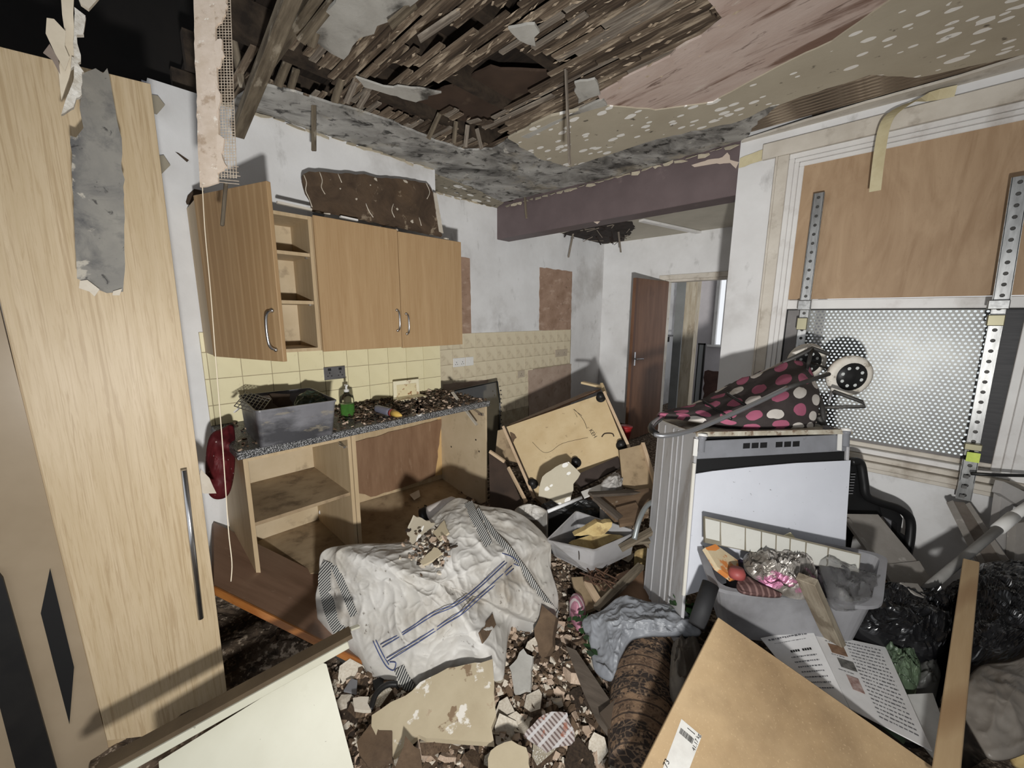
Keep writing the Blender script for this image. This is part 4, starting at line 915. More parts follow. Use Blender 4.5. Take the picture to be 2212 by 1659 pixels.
slab('flap', [pX(x, y_, 1.12) for (x, y_) in ((97, 34), (118, 44), (142, 68), (138, 98), (152, 130), (140, 150), (118, 110), (98, 72))], .003, mat('cream_lining_paper', (222, 208, 182), (204, 188, 160), 10, rough=.8), t, jag=.004, step=.02)
slab('flap', [pX(x, y_, 1.10) for (x, y_) in ((88, 112), (108, 98), (126, 128), (130, 160), (108, 128))], .003, mat('grey_lining_paper', (146, 130, 118), (124, 108, 98), 10, rough=.85), t, jag=.004, step=.02)
CRUST = mat('white_plaster_crust', (236, 232, 222), (196, 186, 168), 40, rough=.85, bump=1.0, bscale=70)
slab('roll', [pX(x, y_, 1.09) for (x, y_) in ((128, -10), (160, -10), (158, 60), (162, 110), (150, 170), (132, 220), (126, 150), (140, 70))], .012, MATS['cream_lining_paper'], t, jag=.006, step=.03, seed=8)
slab('white_crust', [pX(x, y_, 1.105) for (x, y_) in ((162, 15), (186, 25), (180, 78), (166, 82), (176, 130), (180, 180), (172, 212), (150, 235), (132, 248), (142, 215), (160, 170), (158, 120), (160, 60))], .014, CRUST, t, jag=.009, step=.010, seed=9)
slab('white_crust', [pX(x, y_, 1.10) for (x, y_) in ((170, -10), (215, -10), (190, 18), (172, 12))], .014, PLW, t, jag=.008, step=.016, seed=10)

# scrim strip with plaster hanging from the ceiling near the camera
DS = 1.28
SCR = mat('pinkish_cream_plaster', (232, 212, 192), (214, 190, 164), 12, rough=.85, bump=.5, bscale=30, layers=(('noise', 16, (1, 1, 1), .60, .68, (184, 154, 124), .8), ('noise', 34, (1, 1, 1), .66, .70, (246, 236, 220), .9)))
t = thing('hanging_scrim_strip', 'strip of scrim mesh caked with plaster hanging from the ceiling', 'scrim', pD(465, 200, DS))
def sc(px, py, d=0): return pD(px, py, DS + d)
slab('plaster_cake', [sc(x, y_) for (x, y_) in ((418, -20), (462, -20), (466, 90), (470, 210), (472, 290), (470, 350), (470, 392), (432, 404), (428, 330), (424, 220), (420, 110))], .006, SCR, t, jag=.004, step=.02, seed=2)
for i_, q in enumerate((((460, -20), (490, -20), (488, 20), (478, 45), (464, 60)), ((462, 90), (478, 80), (482, 120), (470, 150), (464, 140)), ((466, 180), (476, 200), (470, 240), (468, 250)), ((468, 290), (484, 300), (480, 340), (488, 360), (470, 372)))):
    slab('plaster_cake', [sc(x, y_, -.001) for (x, y_) in q], .006, SCR, t, jag=.005, step=.012, seed=i_ + 20)
vs_, fs_ = [], []
def strip_(a, b, w, d3):
    k = len(vs_); dr_ = (b - a).normalized(); s = dr_.cross(FWD).normalized() * w
    for p in (a, b):
        vs_.extend([p - s, p + s, p + s + FWD * d3, p - s + FWD * d3])
    fs_.extend([tuple(i + k for i in f) for f in BF])
rr = random.Random(9)
for i in range(13):
    x = 420 + i * 6.4; dx = 14
    strip_(sc(x, -20, .004), sc(x + dx, 385 if x > 440 else 360, .004), .0011, .0008)
y = -20
while y < 395:
    over = rr.uniform(0, 4) if y < 350 else rr.uniform(0, 22)
    x0_ = 419 + y * .03; strip_(sc(x0_, y, .005), sc(496 + y * .04 + over * .4, y + over * .2 + (6 if y > 350 else 0), .005), .0010, .0008); y += 6.2
tag(meshobj('scrim_mesh', vs_, fs_, mat('jute_scrim', (214, 196, 172), (176, 154, 130), 40, rough=.9), t), kind='stuff')
tube('loose_string', smooth_path([sc(437, 398), sc(443, 500, .02), sc(455, 630, .03), sc(468, 800, .04), sc(480, 950, .05), sc(487, 1050, .05), sc(494, 1150, .05), sc(501, 1215, .05), sc(499, 1256, .05)], 6), .0016, mat('pale_string', (226, 210, 180), rough=.9), t, 6)
# loose timbers hanging from the ceiling
def timber(label, p0, p1, w, h, m=BATTEN, name='hanging_batten'):
    return tag(bar(name, p0, p1, w, h, m, None, bev=.002), label, 'timber')
timber('thick broken ceiling batten slanting down at the left of the hole', pZ(636, -25, 2.56), pX(513, 288, .22), .05, .045)
timber('thinner batten lying beside the thick broken batten', pZ(690, -20, 2.56), pX(545, 190, .25), .035, .03)
timber('dark lath stub hanging over the white wall above the cupboards', pX(678, 205, .30), pX(678, 326, .34), .024, .010)
timber('long thin lath hanging from the spotted ceiling', pZ(1222, 150, 2.58), pD(1231, 356, (pZ(1222, 150, 2.58) - CAM).dot(FWD) + .05), .020, .008, LATHG)
timber('short lath hanging in front of the mauve beam', pY(1134, 425, 2.88), pY(1137, 472, 2.87), .022, .008)
timber('grey lath end hanging below the scrim strip', pX(488, 395, .95), pX(480, 488, .95), .018, .010)
timber('grey lath slanting behind the scrim strip', pX(500, 60, .35), pX(525, 190, .3), .03, .012)
for i_, (px, py, s) in enumerate(((338, 225, .02), (350, 355, .025))):
    o = slab('peeled_wall_flake', [pX(px + a * 18, py + b * 20, .03) for (a, b) in ((-1, -1), (.2, -.9), (1, .1), (0, 1), (-1, .8))], .004, OLIVE2, jag=.006, step=.03, seed=i_); tag(o, ('upper' if i_ == 0 else 'lower') + ' olive paint flake peeling off the wall behind the larder', 'paint flake')
o = slab('wall_scuff', [pX(x, y_, .006) for (x, y_) in ((379, 328), (385, 330), (408, 346), (404, 350))], .003, PLD); tag(o, 'small dark scrap stuck to the white wall', 'scrap')

# ------------------------------------------------------------------ rubble on the floor
def gz(x, y):
    p = V((x, y, 0))
    h = .10 + .05 * noise.noise(p * 2.1 + V((3, 1, 0))) + .03 * noise.noise(p * 5.7) + .014 * noise.noise(p * 15)
    h += .05 * math.exp(-((x - 1.75) ** 2 + (y - 1.0) ** 2) / .25)
    if x < 1.2 and y < .55: h -= .06
    return max(h, .012)
gn = 150; vs_, fs_ = [], []
GX0, GX1, GY0, GY1 = .0, 3.4, -.2, 2.91
ny = 150
for j in range(ny + 1):
    for i in range(gn + 1):
        x, y = GX0 + (GX1 - GX0) * i / gn, GY0 + (GY1 - GY0) * j / ny
        vs_.append(V((x, y, gz(x, y) + .010 * noise.noise(V((x, y, 0)) * 40))))
for j in range(ny):
    for i in range(gn): a = j * (gn + 1) + i; fs_.append((a, a + 1, a + gn + 2, a + gn + 1))
heap = meshobj('rubble_heap', vs_, fs_, DIRT); tag(heap, 'brown heap of crushed plaster and dirt covering the floor', kind='stuff'); heap['category'] = 'rubble'
GB = bvh_of(heap)
def ground(px, py, off=.0): return on(GB, px, py, off)
zones = [((1080, 1340), (1330, 1330), (1400, 1500), (1380, 1659), (760, 1659), (720, 1480), (760, 1440), (900, 1500), (1090, 1460)), ((1200, 1220), (1440, 1180), (1440, 1300), (1230, 1330)), ((700, 1450), (830, 1450), (860, 1560), (760, 1660)), ((1050, 1050), (1440, 980), (1430, 1220), (1200, 1230), (1070, 1100))]
def in2(p, poly):
    c = False; n = len(poly)
    for i in range(n):
        a, b = poly[i], poly[i - 1]
        if (a[1] > p[1]) != (b[1] > p[1]) and p[0] < (b[0] - a[0]) * (p[1] - a[1]) / (b[1] - a[1]) + a[0]: c = not c
    return c
def groundsample(rr, weights=(.62, .12, .12, .14)):
    z = rr.choices(zones, weights)[0]
    for _ in range(40):
        px, py = rr.uniform(min(p[0] for p in z), max(p[0] for p in z)), rr.uniform(min(p[1] for p in z), max(p[1] for p in z))
        if in2((px, py), z):
            h = GB.ray_cast(CAM, ray(px, py).normalized()); return h[0]
    return None
def gs2(rr):
    p = groundsample(rr)
    return p + V((rr.uniform(-.02, .02), rr.uniform(-.02, .02), rr.uniform(0, .02))) if p else None
chips('rubble_chips', gs2, 6500, 21, [PLW, PLP, PLP, PLB, PLB, PLB, PLD], .005, .017, 'fine broken plaster chips strewn over the rubble').__setitem__('category', 'rubble')
def gs3(rr):
    x, y = rr.uniform(.1, 3.2), rr.uniform(.3, 2.85); return V((x, y, gz(x, y) + rr.uniform(0, .01)))
chips('scattered_chips', gs3, 1500, 22, [PLP, PLB, PLD, PLB], .008, .022, 'scattered plaster chips on the rest of the floor').__setitem__('category', 'rubble')
# single chunks: a dozen shared shapes
chunk_mesh = []
rr = random.Random(77)
for i in range(14):
    n = rr.choice((5, 6, 6, 7)); ring = []
    for j in range(n):
        a = 2 * math.pi * (j + rr.uniform(-.3, .3)) / n; r_ = rr.uniform(.65, 1.1); ring.append(V((math.cos(a) * r_, math.sin(a) * r_ * .75, 0)))
    t_ = rr.uniform(.12, .30)
    vv = [p + V((0, 0, t_ + rr.uniform(-.05, .05))) for p in ring] + [p * rr.uniform(.9, 1.15) - V((0, 0, t_)) for p in ring]
    ff = [tuple(range(n)), tuple(range(2 * n - 1, n - 1, -1))] + [(j, n + j, n + (j + 1) % n, (j + 1) % n) for j in range(n)]
    for mm in (PLW, PLP, PLB, PLD, OLIVE):
        me = bpy.data.meshes.new('plaster_chunk'); me.from_pydata([tuple(v) for v in vv], [], ff); me.materials.append(mm)
        me.materials.append(PLB if mm is not PLB else PLP)
        for p_ in me.polygons: p_.material_index = 0 if abs(p_.normal.z) > .6 and p_.center.z > 0 else (1 if mm in (PLW, OLIVE) else 0)
        chunk_mesh.append((mm, me))
def chunk(p, s, rot, me):
    o = bpy.data.objects.new('plaster_chunk', me); o.location = p; o.scale = (s, s, s); o.rotation_euler = rot; COL.objects.link(o)
    return tag(o, 'broken plaster chunk among the loose rubble on the floor', 'plaster chunk', 'broken plaster chunks in the rubble')
rr = random.Random(5); cnt = 0
while cnt < 260:
    p = groundsample(rr, (.68, .10, .12, .10))
    if p is None: continue
    s = rr.choice((.014, .018, .022, .028, .035, .045, .060)) * rr.uniform(.8, 1.2)
    mm = rr.choices((PLW, PLP, PLB, PLD, OLIVE), (.22, .24, .28, .18, .08))[0]
    me = rr.choice([m_ for (k_, m_) in chunk_mesh if k_ is mm])
    chunk(p + V((0, 0, s * .25)), s, (rr.uniform(-.5, .5), rr.uniform(-.5, .5), rr.uniform(0, 6.3)), me); cnt += 1
for k in range(22):
    px, py = rr.uniform(745, 1190), rr.uniform(1545, 1665); p = ground(px, py); s = rr.uniform(.035, .075)
    mm = rr.choices((PLW, PLP, PLB, PLD, OLIVE), (.22, .2, .3, .1, .18))[0]
    chunk(p + V((0, 0, s * .3)), s, (rr.uniform(-.5, .5), rr.uniform(-.5, .5), rr.uniform(0, 6.3)), rr.choice([m_ for (k_, m_) in chunk_mesh if k_ is mm]))
def gslab(name, label, cat, pxz, th, m, jag=.008, step=.03, seed=1, group=None):
    """a broken piece lying on the rubble; pxz: pixel corners with heights"""
    o = slab(name, [pZ(x, y_, z) for (x, y_, z) in pxz], th, m, None, jag=jag, step=step, seed=seed); return tag(o, label, cat, group)
CRPL = mat('cream_painted_plaster', (192, 176, 142), (176, 158, 124), 4, rough=.75, bump=.15, layers=(('noise', 9, (1, 1, 1), .62, .65, (226, 220, 208), .95), ('noise', 5, (1, 1, 1), .63, .65, (134, 106, 76), .95), ('noise', 14, (1, 1, 1), .66, .69, (176, 150, 120), .8)))
gslab('large_plaster_slab', 'large cream-painted slab of fallen plaster in front of the white sack', 'plaster slab', [(800, 1545, .22), (870, 1500, .24), (965, 1445, .26), (1062, 1432, .26), (1070, 1520, .25), (1062, 1600, .23), (985, 1600, .22), (905, 1590, .21), (840, 1640, .20), (815, 1600, .20)], .022, CRPL, .008, .03, 3)
gslab('brown_plaster_piece', 'brown-backed plaster piece left of the cream slab', 'plaster slab', [(770, 1600, .2), (800, 1560, .22), (842, 1580, .22), (845, 1640, .21), (790, 1655, .2)], .02, PLB, .008, .03, 4)
gslab('plaster_piece', 'white-faced plaster fragment by the dark rubbish left of the slab', 'plaster slab', [(762, 1508, .20), (795, 1505, .2), (800, 1532, .2), (765, 1530, .2)], .012, PLW, .006, .02, 5)
gslab('brown_triangle_piece', 'dark triangular plaster piece at the bottom edge of the photo', 'plaster slab', [(855, 1659, .26), (875, 1590, .27), (905, 1620, .27), (915, 1665, .26)], .016, PLB, .006, .02, 6)
gslab('cream_mound_piece', 'pale rounded plaster piece at the bottom centre', 'plaster slab', [(1060, 1620, .26), (1105, 1590, .28), (1140, 1610, .28), (1150, 1690, .26), (1040, 1690, .26)], .03, CRPL, .006, .02, 7)
gslab('brown_lump', 'tall brown plaster lump against the side of the white sack', 'plaster slab', [(1150, 1360, .22), (1170, 1310, .28), (1200, 1330, .28), (1195, 1400, .22), (1165, 1430, .19)], .03, PLB, .01, .03, 8)
gslab('grey_board_piece', 'greyish flat plaster piece below the brown lump', 'plaster slab', [(1100, 1440, .19), (1130, 1400, .22), (1150, 1420, .22), (1145, 1490, .2), (1110, 1495, .18)], .014, MOULD2, .006, .02, 9)
DKPL = mat('dark_dusty_plank', (92, 80, 68), (68, 58, 48), 5, stretch=(1, 7, 1), rough=.8, bump=.3)
o = slab('dark_plank', [pZ(1222, 1395, .24), pZ(1245, 1405, .25), pZ(1330, 1530, .25), pZ(1365, 1615, .24), pZ(1335, 1620, .22), pZ(1290, 1560, .22), pZ(1262, 1500, .22)], .02, DKPL); tag(o, 'dark dusty plank lying along the patterned carpet', 'plank')
o = slab('short_dark_board', [pZ(1295, 1540, .265), pZ(1328, 1512, .275), pZ(1365, 1590, .27), pZ(1345, 1612, .26)], .02, mat('dark_brown_offcut', (84, 70, 56), (66, 54, 43), 6, rough=.8)); tag(o, 'short brown board offcut beside the carpet roll', 'board')
# striped grille / magazine scrap
t = thing('striped_packet', 'scrap of striped printed packet in the rubble', 'packet', pZ(1190, 1580, .26))
pk = [pZ(1128, 1590, .255), pZ(1175, 1540, .27), pZ(1225, 1538, .275), pZ(1245, 1600, .265), pZ(1180, 1625, .255)]
slab('sheet', pk, .004, mat('striped_print', (196, 186, 182), (170, 158, 152), 12, rough=.6, layers=(('stripe', 52, (1, 0, 0), .55, .62, (92, 64, 58), .8), ('stripe', 18, (0, 1, 0), .8, .9, (206, 204, 204), .8), ('noise', 20, (1, 1, 1), .62, .66, (168, 84, 50), .7))), t, jag=.005, step=.02)

# ------------------------------------------------------------------ white bulk sack
SACK = mat('woven_white_sack', (196, 193, 187), (178, 173, 163), 5, rough=.55, spec=.3, bump=.12, bscale=180, layers=(('noise', 3.2, (1, 1, 1), .55, .74, (132, 118, 98), .8), ('noise', 26, (1, 1, 1), .70, .75, (84, 70, 54), .7)))
sk = thing('bulk_sack', 'big dirty white woven bulk sack slumped in the rubble', 'sack', V((1.35, .95, .1)))
ol = [(683, 1300, .27), (690, 1250, .38), (696, 1192, .50), (760, 1176, .50), (880, 1168, .47), (930, 1120, .52), (985, 1077, .60), (1040, 1092, .58), (1120, 1108, .52), (1186, 1168, .44), (1186, 1215, .34), (1206, 1300, .22), (1165, 1345, .20), (1105, 1340, .21), (1092, 1420, .20), (1078, 1470, .17), (1000, 1440, .18), (930, 1470, .16), (880, 1488, .14), (800, 1440, .16), (770, 1390, .20), (720, 1355, .21)]
sack = patch('sack_body', [pZ(*p) for p in ol], pZ(950, 1270, .44), SACK, sk, rings=120, sub=18, bulge=.045, wr=.014, wscale=6.0, fold=.016, ground=.06, seed=2)
SB = bvh_of(sack)
WEB = mat('black_white_webbing', (38, 40, 44), rough=.7, layers=(('stripe', 62, (1, .6, 0), .45, .55, (170, 168, 160), .95),))
WEBL = mat('blue_stitch', (58, 74, 132), rough=.7)
def strap_on(pxs, w, name='webbing_strap', m=WEB, off=.006):
    pts = smooth_path([on(SB, x, y_, off, 1.9) for (x, y_) in pxs], 5); ribbon(name, pts, w, (RT * 1.0 + UP * .3), .003, m, sk)
strap_on([(1012, 1085), (1022, 1110), (1040, 1145), (1055, 1178)], .040, off=.02)
strap_on([(1030, 1100), (1065, 1150), (1100, 1188), (1128, 1225), (1165, 1280), (1204, 1325)], .026, off=.012)
strap_on([(712, 1215), (700, 1250), (708, 1300), (722, 1340), (738, 1368)], .050, off=.012)
strap_on([(722, 1222), (742, 1270), (765, 1330)], .030, off=.010)
strap_on([(862, 1442), (872, 1465), (888, 1490)], .040, off=.012)
def stitch(pxs): tube('blue_stitching', smooth_path([on(SB, x, y_, .009, 1.8) for (x, y_) in pxs], 6), .0018, WEBL, sk, 5)
stitch([(826, 1398), (880, 1365), (935, 1330), (985, 1308), (1030, 1275), (1095, 1215)]); stitch([(838, 1428), (900, 1390), (960, 1350), (1000, 1325), (1045, 1285), (1110, 1228)])
stitch([(822, 1392), (880, 1360), (930, 1326), (980, 1304), (1026, 1272), (1090, 1212)]); stitch([(835, 1422), (898, 1384), (956, 1346), (996, 1320), (1040, 1282), (1106, 1222)])
stitch([(806, 1385), (820, 1415), (835, 1440), (850, 1448), (855, 1432), (842, 1430)]); stitch([(812, 1383), (826, 1412), (840, 1436)]); stitch([(1085, 1195), (1110, 1205), (1130, 1225), (1110, 1218)])
def sackpiece(lst, m, seed, label):
    o = slab('sack_debris_flake', [on(SB, x, y_, .012, 1.7) for (x, y_) in lst], .008, m, None, jag=.005, step=.02, seed=seed); tag(o, label, 'plaster chip')
sackpiece([(880, 1150), (905, 1120), (935, 1128), (925, 1160), (890, 1175)], OLIVE, 1, 'olive plaster flake on the fold of the white sack')
sackpiece([(935, 1150), (960, 1125), (968, 1150), (950, 1170)], CRPL, 2, 'small cream plaster flake beside the sack peak')
sackpiece([(905, 1215), (940, 1185), (955, 1195), (935, 1215), (915, 1222)], CRPL, 3, 'long cream flake lying on top of the sack')
sackpiece([(1036, 1365), (1062, 1327), (1070, 1350), (1050, 1380), (1040, 1392)], PLB, 4, 'dark diamond-shaped plaster piece on the sack front')
def ssamp(rr):
    px, py = rr.gauss(930, 22), rr.gauss(1185, 20); return on(SB, px, py, .006, 1.7)
chips('sack_crumbs', ssamp, 170, 31, [PLW, PLP, PLB, PLD], .006, .015, 'crumbs of plaster gathered on the sack').__setitem__('category', 'rubble')
o = patch('sack_offcut', [pZ(1113, 1100, .45), pZ(1140, 1088, .5), pZ(1178, 1100, .48), pZ(1182, 1118, .42), pZ(1150, 1125, .4), pZ(1120, 1115, .42)], pZ(1148, 1106, .45), SACK, bulge=.03, wr=.012, wscale=18, fold=.012, ground=.12, rings=20, seed=4); tag(o, 'loose crumpled white sacking behind the bulk sack', 'sack')
t = thing('white_bottle', 'white plastic bottle lying behind the sack peak', 'bottle', pZ(935, 1108, .35))
lathe('bottle_body', [(.03, 0), (.045, .01), (.048, .10), (.046, .15), (.02, .18)], pD(925, 1112, 2.12), (RT + UP * .4), mat('white_bottle', (206, 198, 190), (180, 166, 158), 14, rough=.4), t)
lathe('bottle_cap', [(.047, -.035), (.047, 0)], pD(925, 1112, 2.12), (RT + UP * .4), BLACKP, t)

# ------------------------------------------------------------------ brown table board and white panel at lower left
t = thing('brown_tabletop', 'sloping brown tabletop with an orange varnished edge under the sack', 'table', pZ(620, 1250, .3))
q = [pZ(430, 1250, .40), pZ(835, 1462, .10), pZ(800, 1300, .10), pZ(430, 1110, .40)]
n_ = (q[1] - q[0]).cross(q[3] - q[0]).normalized(); n_ = n_ if n_.z > 0 else -n_
q = [pP(462, 1268, q[0], n_), pP(830, 1452, q[0], n_), pP(790, 1290, q[0], n_), pP(462, 1128, q[0], n_)]
slab('top', q, .022, TABLE, t, away=-n_); bar('edge', q[0] - n_ * .010, q[1] - n_ * .010, .010, .026, ORANGE, t, side=n_)
WP = mat('off_white_painted_panel', (198, 196, 174), (188, 185, 162), 3, rough=.45, layers=(('noise', 5, (1, 1, 1), .66, .76, (170, 164, 136), .5), ('noise', 40, (1, 1, 1), .74, .77, (70, 62, 50), .7)))
t = thing('cabinet_panel', 'off-white panel with a raised top rail leaning in the lower left corner', 'panel', pD(560, 1600, .9))
slab('panel_face', [pD(343, 1645, 1.00), pD(690, 1430, 1.19), pD(705, 1435, 1.20), pD(772, 1690, 1.10), pD(343, 1800, .93)], .02, WP, t)
r0, r1 = pD(190, 1700, .92), pD(752, 1388, 1.22)
bar('rail', r0, r1, .030, .022, WP, t, side=UP, bev=.002)
bar('rail_back', r0 + UP * .020 + FWD * .02, r1 + UP * .020 + FWD * .02 , .05, .014, mat('dark_brown_rail', (92, 74, 50), (74, 58, 38), 8, rough=.6), t, side=UP)
for f in (.50, .86): bar('dowel', r0.lerp(r1, f) + UP * .012, r0.lerp(r1, f) + UP * .022, .008, .008, PLP, t)
bar('white_end_strip', pD(728, 1370, 1.24), pD(775, 1352, 1.3), .014, .006, WP, t)
# dark junk under the table by the panel
for i_, (lst, lab) in enumerate(((((745, 1490), (760, 1465), (772, 1470), (768, 1495)), 'grey plastic shard near the white panel'), (((800, 1470), (845, 1458), (862, 1490), (815, 1500)), 'dark flattened rag below the tabletop edge'))):
    o = slab('floor_scrap', [pZ(x, y_, .14) for (x, y_) in lst], .008, GREYP if i_ == 0 else BLACKP, jag=.008, step=.03, seed=i_); tag(o, lab, 'scrap')
o = tube('black_cable_stub', smooth_path([pZ(800, 1535, .19), pZ(812, 1500, .2), pZ(835, 1480, .2), pZ(858, 1478, .19)], 5), .010, BLACKP); tag(o, 'black cable stub poking from the rubble by the cream slab', 'cable')

# ------------------------------------------------------------------ big tan board in the foreground
A = pD(1552, 1333, 1.18); B = pD(1385, 1662, .92); C = pD(2024, 1662, .93)
u = (B - A); w = (C - A); nb = u.cross(w).normalized(); nb = nb if nb.z > 0 else -nb
md = thing('tan_board', 'large worn tan board with a barcode sticker in the foreground', 'board', A)
slab('board_face', [A, A + u * 1.25, A + u * 1.25 + w * 1.25, A + w * 1.25], .022, MDF, md, away=-nb, bev=.0015)
un = u.normalized(); wn = w.normalized()
S = [pP(x, y_, A + nb * .0006, nb) for (x, y_) in ((1472, 1553), (1516, 1590), (1478, 1690), (1428, 1670))]
st = slab('barcode_sticker', S, .0005, mat('white_label_paper', (216, 214, 206), (200, 196, 188), 20, rough=.5), md, away=-nb)
INK = mat('black_print_ink', (28, 27, 27), rough=.7)
def sp_(a, b): return S[0] + (S[1] - S[0]) * a + (S[3] - S[0]) * b + nb * .0007
vs_, fs_ = [], []; rr = random.Random(8); x = .10
while x < .72:
    wd = rr.choice((.008, .012, .02)); k = len(vs_); vs_ += [sp_(x, .14), sp_(x + wd, .14), sp_(x + wd, .24), sp_(x, .24)]; fs_.append((k, k + 1, k + 2, k + 3)); x += wd + rr.choice((.008, .014))
for (a0, a1, b0, b1) in ((.35, .72, .055, .068), (.15, .5, .9, .91)):
    k = len(vs_); vs_ += [sp_(a0, b0), sp_(a1, b0), sp_(a1, b1), sp_(a0, b1)]; fs_.append((k, k + 1, k + 2, k + 3))
tag(meshobj('barcode', vs_, fs_, INK, st), kind='stuff')
ex = (S[0] - S[3]).normalized(); ey = nb.cross(ex)
def label_text(s, size, p): 
    return text_obj('printed_text', s, size, frame(p, ex, ey), INK, st)
label_text('41.17 kg', .0115, pP(1501, 1624, A + nb * .0008, nb)); label_text('73', .016, pP(1441, 1661, A + nb * .0008, nb))

# ------------------------------------------------------------------ papers beside the board
PAPER = mat('printed_white_paper', (222, 221, 220), (210, 208, 206), 10, rough=.6)
zp = .43
pg = thing('open_booklet', 'open printed booklet with small photos beside the tan board', 'booklet', pZ(1800, 1450, zp))
L4 = [pZ(1643, 1378, zp + .01), pZ(1754, 1364, zp + .035), pZ(1835, 1530, zp + .03), pZ(1760, 1530, zp)]
R4 = [pZ(1756, 1364, zp + .036), pZ(1913, 1398, zp + .01), pZ(2014, 1622, zp + .01), pZ(1836, 1530, zp + .03)]
GREYINK = mat('grey_print_ink', (104, 104, 108), rough=.7)
def page(q4, seed, pics, lines, header=None):
    n = V((0, 0, 0))
    for i_ in range(4): n += (q4[i_] - q4[0]).cross(q4[(i_ + 1) % 4] - q4[0])
    n.normalize(); n = n if n.z > 0 else -n
    f_ = slab('page', q4, .003, PAPER, pg, away=-n)
    def at(a, b, h=.0012):
        top = q4[0].lerp(q4[1], a); bot = q4[3].lerp(q4[2], a); p = top.lerp(bot, b); return p - n * (p - q4[0]).dot(n) + n * h
    rr = random.Random(seed); vs_, fs_ = [], []
    for (a0, a1, b, hgt) in lines:
        a = a0
        while a < a1:
            wd = rr.uniform(.015, .06); k = len(vs_); hh = hgt * rr.uniform(.6, 1)
            vs_ += [at(a, b), at(min(a + wd, a1), b), at(min(a + wd, a1), b + hh), at(a, b + hh)]; fs_.append((k, k + 1, k + 2, k + 3)); a += wd + rr.uniform(.008, .02)
    tag(meshobj('printed_lines', vs_, fs_, GREYINK, f_), kind='stuff')
    for (a0, a1, b0, b1, c) in pics:
        slab('printed_photo', [at(a0, b0, .0016), at(a1, b0, .0016), at(a1, b1, .0016), at(a0, b1, .0016)], .0006, c, f_, away=-n)
    return f_, at, n
lines = [(.42, .9, .06 + k * .045, .014) for k in range(0, 20)]
lines += [(.12, .30, .11, .012), (.12, .30, .30, .012), (.12, .34, .50, .012)]
page(R4, 3, [(.14, .36, .15, .28, mat('brown_printed_photo', (148, 112, 84), (110, 78, 56), 60, rough=.5)), (.18, .40, .34, .46, mat('grey_printed_photo', (120, 118, 112), (60, 58, 56), 60, rough=.5)), (.20, .36, .55, .72, mat('rosy_printed_photo', (190, 164, 156), (130, 84, 72), 50, rough=.5))], [l for l in lines if l[2] < .95])
LP_, atl, nl = page(L4, 5, [], [(.10, .86, .05, .03), (.16, .80, .13, .008)] + [(.30, .85, .36 + k * .07, .018) for k in range(7)])
meshobj('printed_heading', [atl(a_, b_, .0018) for k_ in range(9) for (a_, b_) in ((.36 + k_ * .05, .27), (.40 + k_ * .05, .27), (.40 + k_ * .05, .30), (.36 + k_ * .05, .30))], [(k_ * 4, k_ * 4 + 1, k_ * 4 + 2, k_ * 4 + 3) for k_ in range(9) if k_ != 4], INK, LP_)
o = slab('loose_sheet', [pZ(1960, 1500, zp - .01), pZ(2015, 1497, zp - .01), pZ(2032, 1545, zp - .01), pZ(2018, 1640, zp - .01), pZ(1985, 1600, zp - .01)], .002, mat('creased_paper', (214, 214, 210), (190, 190, 186), 9, rough=.6, bump=.3, bscale=14)); tag(o, 'creased loose white sheet between the booklet and the timber', 'paper')

# ------------------------------------------------------------------ overturned cupboard in the middle
A, B, C, D = pD(1085, 923, 2.86), pD(1305, 848, 2.80), pD(1365, 984, 2.50), pD(1152, 1078, 2.55)
u = (C - D).normalized(); nf = u.cross(A - D).normalized()
nf = nf if nf.dot(CAM - D) > 0 else -nf
v = nf.cross(u); v = v if v.dot(A - D) > 0 else -v
oc = thing('overturned_cupboard', 'upturned tan kitchen cupboard showing its underside and black feet', 'cupboard', D)
def fp(px, py, h=0.0): return pP(px, py, D, nf) + nf * h
c4 = [fp(1094, 922), fp(1303, 850), fp(1358, 986), fp(1160, 1073)]
slab('bottom_panel', c4, .018, CHIP, oc, away=-nf)
EDGE = mat('pale_edge_lipping', (206, 176, 140), (190, 158, 120), 6, rough=.6)
def side(p0, p1, dep, nm):
    hexa(nm, [p0 + nf * .012, p1 + nf * .012, p1 - nf * dep, p0 - nf * dep] + [q_ + u * .018 for q_ in (p0 + nf * .012, p1 + nf * .012, p1 - nf * dep, p0 - nf * dep)], EDGE, oc)
side(fp(1085, 923), fp(1152, 1078), .50, 'side_panel'); side(fp(1303, 848) - u * .002, fp(1364, 984) - u * .002, .50, 'side_panel')
slab('rear_panel', [fp(1096, 922, -.02), fp(1303, 850, -.02), fp(1303, 850, -.45) + v * .02, fp(1096, 922, -.45) + v * .02], .008, HARDB, oc)
for (fx, fy) in ((1298, 860), (1342, 963), (1245, 1000), (1152, 1046)):
    b0 = fp(fx, fy); ft = lathe('foot', [(.033, 0), (.033, .008), (.020, .010), (.018, .04), (.024, .042), (.024, .05)], b0, nf, BLACKP, oc, 18)
PEN = mat('pencil_line', (60, 48, 36), rough=.8)
tube('drawn_arrow', smooth_path([fp(1268, 926, .001), fp(1262, 910, .001), fp(1252, 896, .001), fp(1240, 884, .001)], 4), .0016, PEN, oc, 5)
tube('drawn_arrow', [fp(1247, 901, .001), fp(1238, 884, .001), fp(1257, 898, .001)], .0016, PEN, oc, 5)
text_obj('written_letters', 'KEH', .036, frame(fp(1272, 930, .0015), (fp(1281, 943) - fp(1272, 930)), nf.cross(fp(1281, 943) - fp(1272, 930))), PEN, oc)
tube('scratch', smooth_path([fp(1150, 955, .001), fp(1172, 976, .001), fp(1190, 975, .001), fp(1215, 958, .001), fp(1270, 945, .001)], 4), .0012, PEN, oc, 5)
